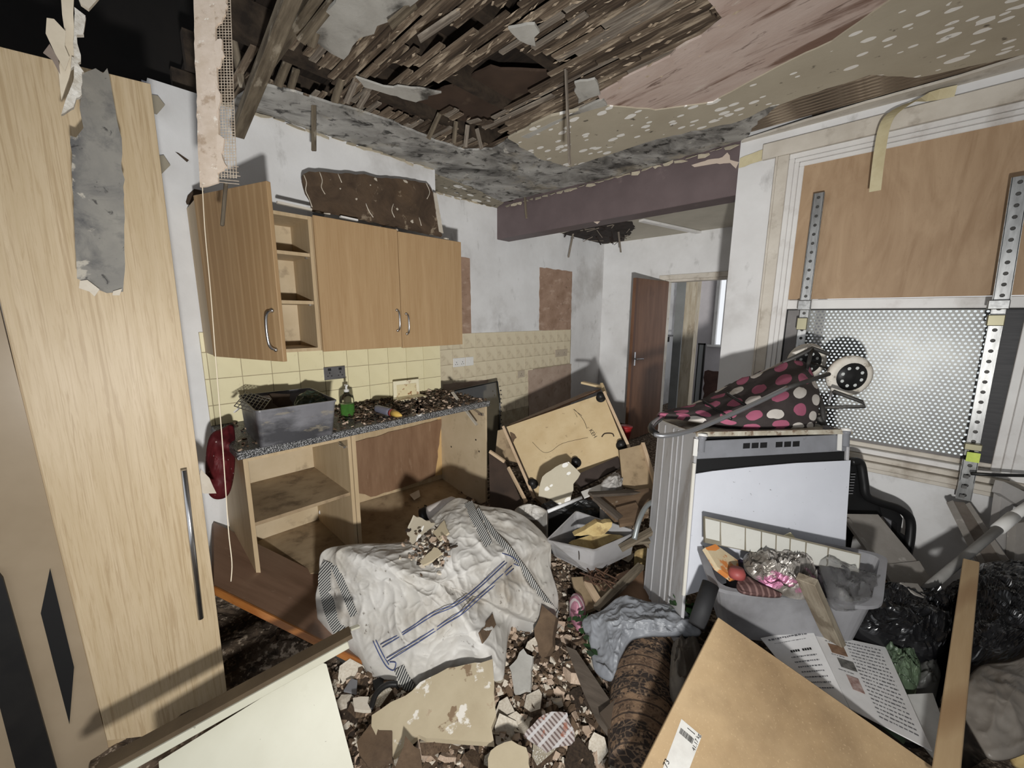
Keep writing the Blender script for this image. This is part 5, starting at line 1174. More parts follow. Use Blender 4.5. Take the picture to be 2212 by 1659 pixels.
tube('stain_squiggle', smooth_path([fp(1300, 944, .002), fp(1306, 937, .002), fp(1318, 936, .002), fp(1324, 938, .002), fp(1326, 943, .002)], 4), .004, PLD, oc, 6)
slab('chipped_corner', [fp(x, y_, .002) for (x, y_) in ((1100, 932), (1112, 938), (1116, 945), (1108, 956), (1104, 945))], .003, PLB, oc, jag=.006, step=.02)
o = slab('warped_brown_panel', [pD(1096, 918, 3.0), pD(1180, 895, 3.05), pD(1265, 845, 3.1), pD(1300, 848, 2.98), pD(1200, 885, 2.92), pD(1105, 922, 2.95)], .012, HARDB); tag(o, 'warped brown panel standing behind the upturned cupboard', 'panel')
o = bar('tan_batten', pD(1258, 826, 3.1), pD(1303, 836, 3.0), .05, .016, CHIP); tag(o, 'short tan batten on top of the upturned cupboard', 'batten')
o = bar('splintered_post', pD(1299, 829, 2.98), pD(1308, 852, 2.9), .02, .02, CHIP); tag(o, 'splintered upright post at the cupboard corner by the wall', 'post')
# glass panel and chain behind the worktop
t = thing('dark_glass_door', 'dark glass door with a black edge leaning behind the worktop end', 'glass door', pX(1040, 1000, .0))
g = [pX(962, 848, XA + .25), pX(1074, 824, XA + .25), pX(1080, 870, XA + .30), pX(1078, 1075, XA + .46), pX(1000, 1090, XA + .46)]
slab('glass', g, .006, mat('smoked_glass', (92, 84, 66), (78, 70, 54), 3, rough=.08, spec=.6), t); bar('edge_trim', g[0], g[1], .012, .010, BLACKP, t); bar('edge_trim', g[1], g[2], .012, .010, BLACKP, t); bar('edge_trim', g[2], g[3], .012, .010, BLACKP, t)
t = thing('sink_chain', 'short bead chain hanging beside the dark glass door', 'chain', pX(1083, 870, XA + .33))
for k in range(9): lathe('link', [(.003, 0), (.006, .004), (.006, .010), (.003, .014)], pX(1082 + (k % 2), 842 + k * 9, XA + .32), V((0, 0, -1)), DKSTEEL, t, 6)
tube('cable', smooth_path([pX(1083, 918, XA + .34), pX(1095, 935, XA + .6), pX(1102, 925, XA + .8)], 4), .004, SOCK, t, 5)
o = slab('tan_triangle_board', [pD(1075, 930, 2.9), pD(1088, 925, 2.88), pD(1120, 1000, 2.75), pD(1068, 985, 2.8)], .014, CARCD); tag(o, 'small tan board wedged left of the upturned cupboard', 'board')
o = slab('dark_edged_board', [pD(1056, 975, 2.5), pD(1092, 1000, 2.45), pD(1138, 1112, 2.28), pD(1060, 1118, 2.33)], .018, mat('dark_plywood_face', (66, 48, 36), (46, 33, 25), 5, rough=.8)); tag(o, 'dark board with a pale edge standing beside the base cupboard', 'board')
o = bar('pale_board_edge', pD(1058, 975, 2.48), pD(1090, 997, 2.43), .014, .018, EDGE); tag(o, 'pale broken edging strip on the dark board', 'strip'); o = bar('pale_board_edge', pD(1098, 1010, 2.42), pD(1137, 1085, 2.28), .014, .018, EDGE); tag(o, 'longer pale edging strip leaning towards the white sack', 'strip')
o = slab('dotted_plaster_piece', [pD(x, y_, 2.32 - (y_ - 1000) * .0016) for (x, y_) in ((1170, 1030), (1210, 1002), (1228, 998), (1255, 1022), (1240, 1045), (1232, 1085), (1210, 1090), (1190, 1078), (1163, 1070))], .012, None, jag=.004, step=.03); o.data.materials.append(spotted('dotted_plaster', (194, 184, 158), (184, 172, 146), 24, dens0=.0)); tag(o, 'olive plaster piece with white dots leaning on the upturned cupboard', 'plaster slab')
o = slab('dark_wood_plank', [pD(1235, 1030, 2.4), pD(1335, 985, 2.5), pD(1345, 1005, 2.45), pD(1255, 1052, 2.34)], .02, mat('dark_walnut_plank', (72, 60, 54), (56, 46, 42), 5, rough=.7)); tag(o, 'dark wooden plank under the upturned cupboard', 'plank')
o = slab('side_board', [pD(1338, 972, 2.4), pD(1390, 960, 2.42), pD(1422, 1070, 2.2), pD(1345, 1050, 2.25)], .018, CARCD); tag(o, 'tan board leaning between the cupboard and the appliance', 'board'); o = bar('side_board_edge', pD(1388, 958, 2.41), pD(1423, 1070, 2.18), .02, .022, EDGE); tag(o, 'pale edge batten on the tan board by the appliance', 'batten')
o = patch('white_rag', [pD(1298, 1045, 2.2), pD(1330, 1022, 2.3), pD(1345, 1040, 2.28), pD(1335, 1062, 2.2), pD(1310, 1065, 2.15)], pD(1322, 1045, 2.2), mat('grey_white_cloth', (186, 182, 176), (140, 134, 128), 12, rough=.8), bulge=.03, wr=.02, wscale=18, fold=.02, rings=12, ground=.2, seed=5); tag(o, 'scrunched grey-white rag below the dark plank', 'rag')
o = slab('white_shard', [pD(1255, 1062, 2.2), pD(1312, 1040, 2.25), pD(1318, 1052, 2.2), pD(1262, 1075, 2.15)], .008, SOCK); tag(o, 'white plastic shard beside the dotted plaster piece', 'shard')
o = tube('white_pole', [pD(1183, 1105, 1.95), pD(1256, 1075, 2.05)], .009, mat('white_coated_metal', (206, 206, 206), rough=.35)); tag(o, 'thin white metal pole behind the grey storage box', 'pole')
o = patch('black_rubbish', [pD(1170, 1095, 2.25), pD(1200, 1080, 2.3), pD(1285, 1082, 2.3), pD(1290, 1110, 2.2), pD(1240, 1115, 2.2)], pD(1230, 1098, 2.25), BLACKP, bulge=.0, wr=.015, wscale=18, crease=.03, rings=12, ground=.15, seed=6, smooth=False); tag(o, 'heap of black plastic rubbish behind the storage box', 'bag')
WOODB = mat('dusty_brown_panels', (122, 96, 70), (90, 68, 48), 5, stretch=(1, 5, 1), rough=.6, layers=(('noise', 9, (1, 1, 1), .64, .7, (176, 160, 138), .7),))
for i_, (lst, lab) in enumerate(((((1272, 1065), (1400, 1055), (1425, 1075), (1425, 1110), (1330, 1120), (1300, 1095)), 'broken brown shelf panel behind the storage box'), (((1330, 1095), (1375, 1085), (1395, 1120), (1340, 1130)), 'glossy brown tile-like offcut on the broken shelf'))):
    o = slab('broken_panel', [pD(x, y_, 2.0 - i_ * .04 + (1100 - y_) * .003) for (x, y_) in lst], .02, WOODB, jag=.01, step=.06, seed=i_ + 3); tag(o, lab, 'panel')
for i_, (x0, y0, x1, y1, d0, d1, lab) in enumerate(((1275, 1068, 1395, 1062, 2.0, 2.15, 'upper dark batten across the broken shelf'), (1285, 1075, 1340, 1120, 2.0, 1.9, 'slanting dark batten on the broken shelf'), (1340, 1185, 1420, 1140, 1.85, 1.85, 'grey slat lowest in the pile by the appliance'), (1345, 1172, 1425, 1165, 1.9, 1.85, 'grey slat pointing at the appliance base'), (1370, 1150, 1425, 1195, 1.9, 1.85, 'crossed grey slat beside the chrome tube'))):
    o = bar('wood_slat', pD(x0, y0, d0), pD(x1, y1, d1), .04, .014, BATTEN if i_ > 1 else DKPL); tag(o, lab, 'slat')
o = tube('bent_chrome_tube', smooth_path([pD(1370, 1165, 1.82), pD(1382, 1120, 1.85), pD(1400, 1090, 1.9), pD(1428, 1078, 1.95)], 6), .012, mat('dull_chrome', (150, 156, 156), rough=.35, metal=.6)); tag(o, 'bent chrome tube beside the white appliance', 'tube')
t = thing('red_pot', 'small red pot by the open brown door', 'pot', pD(1352, 950, 3.1)); lathe('pot_body', [(.03, -.11), (.045, -.02), (.048, 0), (.045, .005)], pD(1352, 922, 3.1), V((0, 0, 1)), mat('red_plastic', (176, 28, 30), rough=.4), t); lathe('pot_rim', [(.052, -.008), (.052, .006)], pD(1352, 922, 3.1), V((0, 0, 1)), MATS['red_plastic'], t)
# grey storage box with foam
BOXM = mat('translucent_grey_box', (192, 191, 192), (176, 174, 175), 4, rough=.4, trans=.0, layers=(('noise', 4, (1, 1, 2), .60, .76, (116, 106, 92), .5),))
zr, zb = .47, .25
rim = [pZ(1182, 1168, zr), pZ(1284, 1190, zr), pZ(1376, 1150, zr), pZ(1245, 1106, zr)]
base = [pZ(1195, 1200, zb), pZ(1276, 1240, zb), pZ(1366, 1196, zb), pZ(1250, 1160, zb)]
t = thing('storage_box', 'grey translucent storage box holding yellow foam', 'box', sum(base, V((0, 0, 0))) / 4)
tub('box_body', rim, base, BOXM, t, .05, .004, .006, .010)
tube('drip_stain', smooth_path([pZ(1248, 1178, .465) + V((.003, -.003, 0)), on(bvh_of(t.children[0]), 1251, 1200, .001), on(bvh_of(t.children[0]), 1250, 1228, .001)], 4), .0025, PLD, t, 5)
FOAM = mat('yellow_foam', (202, 176, 112), (176, 146, 84), 12, rough=.9, bump=.5, bscale=60, layers=(('noise', 10, (1, 1, 1), .62, .7, (130, 100, 58), .7),))
o = slab('foam_block', [pZ(1225, 1172, .42), pZ(1280, 1186, .40), pZ(1350, 1158, .42), pZ(1290, 1148, .44)], .05, FOAM, jag=.008, step=.03); tag(o, 'lower flat piece of yellow foam in the storage box', 'foam')
o = slab('foam_block', [pZ(1238, 1158, .46), pZ(1300, 1152, .46), pZ(1322, 1140, .50), pZ(1318, 1126, .52), pZ(1290, 1128, .52)], .04, FOAM, jag=.008, step=.02, seed=3); tag(o, 'upper torn lump of yellow foam in the storage box', 'foam')
o = patch('yellow_foam_scrap', [pZ(1372, 1190, .25), pZ(1400, 1182, .28), pZ(1425, 1185, .28), pZ(1425, 1202, .25), pZ(1380, 1206, .22)], pZ(1400, 1194, .26), FOAM, bulge=.02, wr=.01, wscale=30, rings=8, ground=.1); tag(o, 'flat yellow foam scrap at the foot of the appliance', 'foam')
# brown card pieces and pink striped cloth
for i_, (lst, m_, lab) in enumerate(((((1235, 1248), (1300, 1240), (1330, 1262), (1290, 1310), (1262, 1322)), CARCD, 'tan board lying in front of the storage box'), (((1330, 1240), (1380, 1225), (1435, 1260), (1440, 1310), (1360, 1320), (1310, 1290)), HARDB, 'brown board lying below the appliance'))):
    o = slab('floor_board_piece', [pZ(x, y_, .22 + .02 * i_) for (x, y_) in lst], .016, m_, jag=.006, step=.05, seed=i_); tag(o, lab, 'board')
o = bar('short_stick', pZ(1268, 1258, .26), pZ(1300, 1312, .26), .03, .016, EDGE); tag(o, 'short pale stick on the tan board', 'stick'); o = bar('dark_stick', pZ(1385, 1222, .28), pZ(1290, 1315, .26), .035, .02, BATTEN); tag(o, 'dirty stick lying across the brown boards', 'stick')
rr = random.Random(14)
t = thing('rusty_wire_tangle', 'tangle of rusty wire on the tan board', 'wire', pZ(1290, 1255, .25))
for k in range(7):
    c = pZ(1282 + k * 5, 1258, .26); tube('wire', smooth_path([c + V((rr.uniform(-.07, .07), rr.uniform(-.07, .07), rr.uniform(0, .05))) for _ in range(5)], 4), .004, mat('rust', (98, 66, 44), (64, 42, 30), 30, rough=.9), t, 5)
o = patch('pink_striped_cloth', [pZ(1230, 1300, .22), pZ(1240, 1282, .24), pZ(1258, 1290, .24), pZ(1265, 1325, .22), pZ(1252, 1352, .20), pZ(1238, 1330, .21)], pZ(1248, 1315, .25), mat('pink_stripes', (196, 124, 146), rough=.85, layers=(('stripe', 18, (.3, 1, 0), .7, .8, (222, 204, 206), 1),)), bulge=.03, wr=.008, wscale=20, rings=10, ground=.1); tag(o, 'small roll of pink striped cloth beside the sack', 'cloth')
# grey plastic bag, carpet, grey cloth, leaves
GBAG = mat('grey_polythene', (132, 136, 142), (112, 115, 121), 8, rough=.42, spec=.4)
o = patch('grey_plastic_bag', [pZ(1258, 1342, .28), pZ(1300, 1318, .32), pZ(1345, 1288, .36), pZ(1400, 1300, .37), pZ(1470, 1312, .38), pZ(1500, 1345, .40), pZ(1512, 1372, .38), pZ(1440, 1372, .36), pZ(1370, 1378, .33), pZ(1340, 1420, .29), pZ(1322, 1470, .25), pZ(1285, 1450, .24), pZ(1275, 1395, .26)], pZ(1350, 1350, .35), GBAG, bulge=.012, wr=.012, wscale=11, fold=.014, rings=44, sub=12, ground=None, seed=7); tag(o, 'torn grey plastic bag draped over the carpet roll', 'bag')
CARP = mat('patterned_carpet', (122, 94, 70), (104, 78, 58), 20, rough=.95, bump=.5, bscale=90, layers=(('stripe', 3.4, (0, 1, 0), .46, .52, (46, 39, 37), .92), ('edge', 44, (1, 1.4, 1), .12, .04, (142, 112, 84), .55), ('voronoi', 38, (1, 1, 1), .22, .12, (164, 132, 100), .85), ('noise', 26, (1, 1, 1), .60, .64, (150, 116, 84), .7), ('stripe', 13.6, (0, 1, 0), .93, .97, (44, 36, 33), .8), ('noise', 60, (1, 1, 1), .62, .67, (40, 33, 31), .7)))
t = thing('carpet_roll', 'rolled brown patterned carpet lying beside the tan board', 'carpet', pZ(1390, 1500, .2))
c0, c1 = pZ(1400, 1385, .24), pZ(1385, 1660, .26)
ax = (c1 - c0).normalized(); sd = ax.cross(V((0, 0, 1))).normalized()
vs_, fs_ = [], []
nl_, na_ = 26, 20
for i in range(nl_ + 1):
    f = i / nl_; c = c0.lerp(c1, f); wd = (.10 + .025 * math.sin(f * 3)) * (1 - .15 * f); 
    for k in range(na_ + 1):
        a = math.pi * k / na_; p = c + sd * math.cos(a) * wd + V((0, 0, 1)) * (math.sin(a) * .10 - .03 + .006 * noise.noise(V((f * 8, a * 2, 0)))); vs_.append(p)
for i in range(nl_):
    for k in range(na_): a = i * (na_ + 1) + k; fs_.append((a, a + 1, a + na_ + 2, a + na_ + 1))
fs_.append(tuple(range(na_ + 1))); fs_.append(tuple(range(nl_ * (na_ + 1), (nl_ + 1) * (na_ + 1))))
meshobj('pile', vs_, fs_, CARP, t, True, M4=frame(c0, sd, ax))
tube('binding', [c0 + sd * math.cos(math.pi * k / 12) * .106 + V((0, 0, math.sin(math.pi * k / 12) * .106 - .03)) for k in range(13)], .008, mat('carpet_binding', (150, 118, 86), rough=.9), t, 6)
o = patch('grey_cloth', [pZ(1455, 1400, .30), pZ(1480, 1385, .33), pZ(1510, 1392, .33), pZ(1515, 1450, .33), pZ(1490, 1510, .33), pZ(1450, 1500, .31), pZ(1448, 1440, .30)], pZ(1480, 1445, .35), mat('grey_brown_fleece', (120, 112, 100), (98, 90, 80), 12, rough=.9), bulge=.03, wr=.02, wscale=10, fold=.03, rings=18, ground=.1, seed=8, aniso=V((2, .5, 1))); tag(o, 'folded grey-brown cloth between the carpet and the tan board', 'cloth')
LEAF = mat('dark_green_leaf', (44, 82, 36), (30, 58, 26), 14, rough=.4)
def plant(label, spots, seed, d=.0):
    rr = random.Random(seed); t = thing('ivy_sprig', label, 'plant', spots[0])
    for p in spots:
        for k in range(6):
            c = p + V((rr.uniform(-.04, .04), rr.uniform(-.04, .04), rr.uniform(0, .04))); a = rr.uniform(0, 6.3); l = rr.uniform(.02, .035); ux_ = V((math.cos(a), math.sin(a), rr.uniform(-.3, .5))).normalized(); uy_ = ux_.cross(V((rr.uniform(-.4, .4), rr.uniform(-.4, .4), 1))).normalized()
            slab('leaf', [c, c + ux_ * l * .4 + uy_ * l * .45, c + ux_ * l * .8 + uy_ * l * .3, c + ux_ * l * 1.2, c + ux_ * l * .8 - uy_ * l * .3, c + ux_ * l * .4 - uy_ * l * .45], .0012, LEAF, t)
        tube('stem', [p, p + V((rr.uniform(-.05, .05), rr.uniform(-.05, .05), .05))], .002, LEAF, t, 5)
plant('green leafy sprig between the sack and the grey plastic bag', [pZ(1262, 1370, .25), pZ(1270, 1395, .25), pZ(1255, 1355, .26)], 1)
plant('green leafy sprig behind the black tube', [pZ(1462, 1310, .38), pZ(1475, 1285, .36), pZ(1478, 1325, .39), pZ(1490, 1262, .36)], 2)

# ------------------------------------------------------------------ white appliance
APW = mat('white_enamel', (198, 201, 210), (190, 193, 202), 3, rough=.35, spec=.5, layers=(('noise', 60, (1, 1, 1), .73, .76, (60, 56, 52), .8),))
APS = mat('dusty_side_panel', (176, 176, 178), (156, 155, 156), 4, stretch=(1, 1, .4), rough=.5, layers=(('noise', 7, (1, 1, .4), .64, .74, (120, 110, 98), .5),))
APG = mat('grey_fascia_plastic', (128, 130, 136), (112, 113, 118), 6, rough=.45, layers=(('noise', 20, (1, 1, 1), .68, .74, (66, 62, 58), .6),))
RUSTW = mat('rusty_white_edge', (190, 184, 166), (150, 136, 112), 14, rough=.6, layers=(('noise', 26, (1, 1, 1), .60, .68, (104, 70, 42), .8),))
F1, F2 = pD(1504, 936, 1.52), pD(1838, 930, 1.54)
K1 = pD(1425, 906, 1.93); K2 = F2 + (K1 - F1)
dwn = (pD(1478, 1260, 1.46) - F1); dwn = dwn.normalized() * .80
G1, G2, H1, H2 = F1 + dwn, F2 + dwn, K1 + dwn, K2 + dwn
fr = (F2 - F1).normalized(); nf = fr.cross(dwn).normalized(); nf = nf if nf.dot(CAM - F1) > 0 else -nf
ap = thing('white_appliance', 'tilted white kitchen appliance with a grey vented fascia by the window', 'appliance', (G1 + G2 + H1 + H2) / 4)
def lp(a, b, h=0.0):   # point on the front: a across 0..1, b down in metres
    return F1.lerp(F2, a) + dwn.normalized() * b + nf * h
# carcass as panels
def sidepanel(a, nm):
    o0 = F1 if a == 0 else F2 - fr * .012; back = (K1 - F1)
    return hexa(nm, [o0, o0 + fr * .012, o0 + fr * .012 + back, o0 + back] + [q_ + dwn for q_ in (o0, o0 + fr * .012, o0 + fr * .012 + back, o0 + back)], APS, ap, .003)
sp1 = sidepanel(0, 'side_panel'); sidepanel(1, 'side_panel')
bk = (K1 - F1)
for f in (.30, .42, .55, .80):
    p = F1 + bk * f - fr * .0015; bar('pressed_rib', p + dwn * .02, p + dwn, .012, .003, APS, sp1, side=fr)
slab('top_plate', [F1 + bk * .04, F2 + bk * .04, K2, K1], .014, RUSTW, ap); slab('back_plate', [K1, K2, H2, H1], .01, APS, ap)
bar('top_edge', lp(0, .004, .002), lp(1, .004, .002), .018, .012, RUSTW, ap, side=nf)
slab('dark_cavity', [lp(.01, .012, -.03), lp(.99, .012, -.03), lp(.99, .14, -.03), lp(.01, .14, -.03)], .005, BLACKR, ap)
fascia = slab('fascia', [lp(.02, .030, -.004), lp(.985, .014, -.004), lp(.985, .080, -.004), lp(.02, .100, -.004)], .012, APG, ap, bev=.002)
for (a0, n_) in ((.31, 3), (.52, 3)):
    for k in range(n_):
        a1 = a0 + k * .055; slab('vent_slot', [lp(a1, .046 - a1 * .012, -.0035), lp(a1 + .044, .045 - a1 * .012, -.0035), lp(a1 + .044, .066 - a1 * .012, -.0035), lp(a1, .067 - a1 * .012, -.0035)], .001, BLACKR, fascia)
for (a, b) in ((.035, .012), (.96, .002)):
    h = bar('hinge_bracket', lp(a - .035, b + .010, .003), lp(a - .035, b + .075, .003), .016, .004, SOCK, ap, side=nf)
    lathe('hinge_spring', [(.016, 0), (.016, .01), (.012, .012), (.012, .06)], lp(a, b, .006), dwn, APG, ap, 12)
    lathe('white_cap', [(.019, 0), (.019, .010)], lp(a, b - .010, .006), dwn, SOCK, ap, 12)
slab('lower_cavity', [lp(.02, .10, -.012), lp(.985, .082, -.012), lp(.985, .16, -.012), lp(.02, .16, -.012)], .004, BLACKR, ap)
fpz = [lp(.015, .155, .004), lp(.12, .146, .004), lp(.35, .134, .004), lp(.65, .122, .004), lp(1.0, .116, .004), lp(.985, .44, .004), lp(.015, .60, .004)]
slab('front_panel', fpz, .018, APW, ap); bar('front_trim', lp(0, .115, .002), lp(0, .6, .002), .010, .008, mat('cream_trim', (206, 202, 190), rough=.4), ap, side=nf)
# grey sacking scrap at fascia corner
# ------------------------------------------------------------------ polka-dot shopping trolley lying on the appliance
def polka():
    m = mat('polka_dot_fabric', (66, 57, 55), (55, 47, 46), 14, rough=.8, bump=.2, bscale=60)
    nt = m.node_tree; N = nt.nodes; L = nt.links; b = N['Principled BSDF']; src = b.inputs['Base Color'].links[0].from_socket
    uv = N.new('ShaderNodeUVMap'); uv.uv_map = 'cloth'
    vo = N.new('ShaderNodeTexVoronoi'); vo.voronoi_dimensions = '2D'; vo.inputs['Scale'].default_value = 1.0; vo.inputs['Randomness'].default_value = .38; L.new(uv.outputs[0], vo.inputs['Vector'])
    lt = N.new('ShaderNodeMath'); lt.operation = 'LESS_THAN'; L.new(vo.outputs['Distance'], lt.inputs[0]); lt.inputs[1].default_value = .34
    sp_c = N.new('ShaderNodeSeparateColor'); L.new(vo.outputs['Color'], sp_c.inputs[0])
    gt = N.new('ShaderNodeMath'); gt.operation = 'GREATER_THAN'; L.new(sp_c.outputs[0], gt.inputs[0]); gt.inputs[1].default_value = .5
    c2 = N.new('ShaderNodeMix'); c2.data_type = 'RGBA'; L.new(gt.outputs[0], c2.inputs[0]); c2.inputs[6].default_value = lin((206, 198, 188)); c2.inputs[7].default_value = lin((178, 84, 114))
    mx = N.new('ShaderNodeMix'); mx.data_type = 'RGBA'; L.new(lt.outputs[0], mx.inputs[0]); L.new(src, mx.inputs[6]); L.new(c2.outputs[2], mx.inputs[7]); L.new(mx.outputs[2], b.inputs['Base Color'])
    return m
POLKA = polka()
tr = thing('shopping_trolley', 'polka-dot shopping trolley bag lying upturned on the white appliance', 'trolley bag', (F1 + F2 + K1 + K2) / 4)
# bag body as a lofted sheet: rows from the front hem to the back edge, columns along its length
rows = [[(1425, 893, 1.72), (1480, 900, 1.66), (1560, 916, 1.60), (1640, 923, 1.58), (1720, 922, 1.60), (1758, 926, 1.64)],
        [(1424, 890, 1.74), (1485, 888, 1.68), (1560, 900, 1.60), (1640, 898, 1.58), (1720, 892, 1.61), (1765, 900, 1.66)],
        [(1440, 888, 1.78), (1500, 876, 1.72), (1570, 872, 1.66), (1645, 862, 1.63), (1725, 850, 1.65), (1772, 860, 1.70)],
        [(1470, 884, 1.84), (1520, 864, 1.80), (1585, 845, 1.76), (1650, 832, 1.74), (1725, 815, 1.76), (1765, 830, 1.80)],
        [(1490, 880, 1.92), (1540, 850, 1.90), (1595, 822, 1.88), (1655, 800, 1.88), (1715, 780, 1.90), (1748, 790, 1.92)],
        [(1495, 884, 2.0), (1545, 855, 1.98), (1598, 828, 1.96), (1656, 806, 1.96), (1714, 786, 1.97), (1746, 800, 1.98)]]
def loft(name, rows, m, parent, su=8, sv=7, wob=.006, ws=22, uvs=(9, 7), under=.03):
    grid = [smooth_path([pD(*p) for p in r_], su) for r_ in rows]
    cols = list(zip(*grid)); cols = [smooth_path(list(c), sv) for c in cols]
    nu, nv = len(cols), len(cols[0]); vs_, fs_ = [], []
    for i in range(nu):
        for j in range(nv):
            p = cols[i][j]; q = p * ws; edge = min(1, min(i, nu - 1 - i) / 4, min(j, nv - 1 - j) / 4)
            vs_.append(p + V((0, 0, 1)) * (noise.noise(q) * wob + (ridged(q, .6) ** 3) * wob) * (.3 + .7 * edge))
    top = len(vs_)
    for i in range(nu):
        for j in range(nv): vs_.append(vs_[i * nv + j] + (FWD - UP * .6) * under)
    def f(i, j, o_=0): return o_ + i * nv + j
    for i in range(nu - 1):
        for j in range(nv - 1):
            fs_.append((f(i, j), f(i + 1, j), f(i + 1, j + 1), f(i, j + 1))); fs_.append((f(i, j, top), f(i, j + 1, top), f(i + 1, j + 1, top), f(i + 1, j, top)))
    for i in range(nu - 1):
        for j in (0, nv - 1): fs_.append((f(i, j), f(i + 1, j), f(i + 1, j, top), f(i, j, top)))
    for j in range(nv - 1):
        for i in (0, nu - 1): fs_.append((f(i, j), f(i, j + 1), f(i, j + 1, top), f(i, j, top)))
    o = meshobj(name, vs_, fs_, m, parent, True)
    ul = o.data.uv_layers.new(name='cloth')
    for lp_ in o.data.loops:
        k = lp_.vertex_index % top; ul.data[lp_.index].uv = (k // nv / (nu - 1) * uvs[0], (k % nv) / (nv - 1) * uvs[1])
    return o
loft('bag_cloth', rows, POLKA, tr, uvs=(7.5, 5.5))
ALU = mat('silver_tube', (176, 178, 182), rough=.3, metal=.8)
tube('handle_tube', smooth_path([pD(1432, 900, 1.75), pD(1412, 915, 1.62), pD(1408, 930, 1.52), pD(1425, 941, 1.47), pD(1470, 936, 1.47), pD(1520, 920, 1.49), pD(1600, 886, 1.52), pD(1700, 838, 1.56)], 6), .0095, ALU, tr, 10)
tube('handle_grip', smooth_path([pD(1428, 902, 1.76), pD(1410, 917, 1.63), pD(1407, 928, 1.53), pD(1418, 938, 1.48)], 6), .013, BLACKP, tr, 10)
tube('frame_tube', [pD(1700, 838, 1.56), pD(1742, 824, 1.60), pD(1790, 808, 1.72)], .009, DKSTEEL, tr, 8)
tube('frame_tube', [pD(1465, 887, 1.86), pD(1522, 868, 1.84), pD(1600, 828, 1.86), pD(1690, 785, 1.90)], .009, ALU, tr, 8); tube('frame_tube', [pD(1690, 785, 1.90), pD(1755, 752, 1.95), pD(1792, 765, 1.90)], .010, DKSTEEL, tr, 8); tube('frame_tube', [pD(1755, 752, 1.95), pD(1742, 800, 1.86)], .008, DKSTEEL, tr, 8)
for (x0, y0, x1, y1) in ((1520, 868, 1580, 905), (1570, 850, 1610, 875)):
    tube('strap_seam', [pD(x0, y0, 1.70), pD(x1, y1, 1.57)], .006, BLACKP, tr, 6)
W1, W2 = pD(1742, 780, 2.10), pD(1834, 812, 1.80); axl = (W1 - W2).normalized()
tube('axle', [W1, W2], .006, DKSTEEL, tr, 8)
TYRE = mat('dirty_white_tyre', (222, 216, 204), (200, 190, 172), 12, rough=.6, layers=(('noise', 22, (1, 1, 1), .62, .7, (104, 88, 66), .7),))
def wheel(c, r):
    pr = [(r * .66, -.016), (r * .80, -.020), (r * .96, -.014), (r, 0), (r * .96, .014), (r * .80, .020), (r * .66, .016)]
    w_ = lathe('wheel', pr, c, axl, TYRE, tr, 32)
    hub = lathe('wheel_hub', [(.012, -.030), (.03, -.021), (r * .67, -.0185), (r * .67, .0185), (.03, .021), (.012, .022)], c, axl, BLACKP, w_, 28)
    e1 = axl.cross(V((0, 0, 1))).normalized(); e2 = axl.cross(e1)
    for k in range(8):
        a = k * math.pi / 4 + .3; p = c + (e1 * math.cos(a) + e2 * math.sin(a)) * r * .45 - axl * .0205
        slab('hub_hole', [p + (e1 * math.cos(b_) + e2 * math.sin(b_)) * .008 for b_ in (0, 1.05, 2.1, 3.14, 4.2, 5.25)], .001, mat('hub_gap_pale', (196, 200, 196), rough=.5), w_, away=axl)
wheel(W1, .096); wheel(W2, .096)
tube('bracket', smooth_path([pD(1768, 900, 1.66), pD(1778, 915, 1.66), pD(1776, 880, 1.68), pD(1770, 858, 1.72)], 5), .010, DKSTEEL, tr, 8)
tube('bracket', [pD(1776, 880, 1.70), pD(1868, 878, 1.66), pD(1862, 868, 1.66), pD(1800, 845, 1.70)], .008, DKSTEEL, tr, 8); tube('bracket', [pD(1790, 872, 1.72), pD(1797, 845, 1.72)], .006, ALU, tr, 8)
o = patch('grey_fibre_scrap', [pD(1780, 920, 1.6), pD(1800, 925, 1.56), pD(1808, 940, 1.54), pD(1790, 945, 1.55), pD(1778, 935, 1.57)], pD(1793, 934, 1.56), GREYP, bulge=.01, wr=.008, wscale=50, rings=8, sub=4); tag(o, 'frayed grey scrap at the right end of the appliance top', 'scrap')

# ------------------------------------------------------------------ big plastic tub of junk
TUBM = mat('cloudy_tub_plastic', (196, 196, 200), (176, 175, 179), 5, rough=.35, spec=.5, trans=.6, ior=1.08, layers=(('noise', 3, (1, 1, 1), .56, .74, (84, 78, 74), .6),))
zr = .66
rim = [pZ(1549, 1276, zr - .05), pZ(1885, 1312, zr - .06), pZ(1905, 1205, zr), pZ(1498, 1134, zr + .01)]
ctr = sum(rim, V((0, 0, 0))) / 4
base = [ctr.lerp(p, .84) - V((0, 0, .19)) for p in rim]
tb = thing('plastic_tub', 'cloudy grey plastic tub overflowing with junk before the appliance', 'tub', sum(base, V((0, 0, 0))) / 4)
tub('tub_body', rim, base, TUBM, tb, .14, .006, .022, .012)
DARKJ = mat('dark_purple_junk', (56, 48, 54), (34, 29, 33), 7, rough=.7, layers=(('noise', 5, (1, 1, 1), .62, .70, (88, 66, 120), .7), ('noise', 9, (1, 1, 1), .68, .72, (168, 158, 120), .7)))
q_ = [ctr.lerp(p_, .66) - V((0, 0, .055)) for p_ in [v_ for i_ in range(4) for v_ in (rim[i_], (rim[i_] + rim[(i_ + 1) % 4]) / 2)]]
o = patch('dark_clothing', q_, ctr - V((0, 0, .05)), DARKJ, bulge=.0, wr=.02, wscale=9, fold=.015, rings=24, ground=ctr.z - .175, seed=9); tag(o, 'dark clothes filling the bottom of the plastic tub', 'clothes')
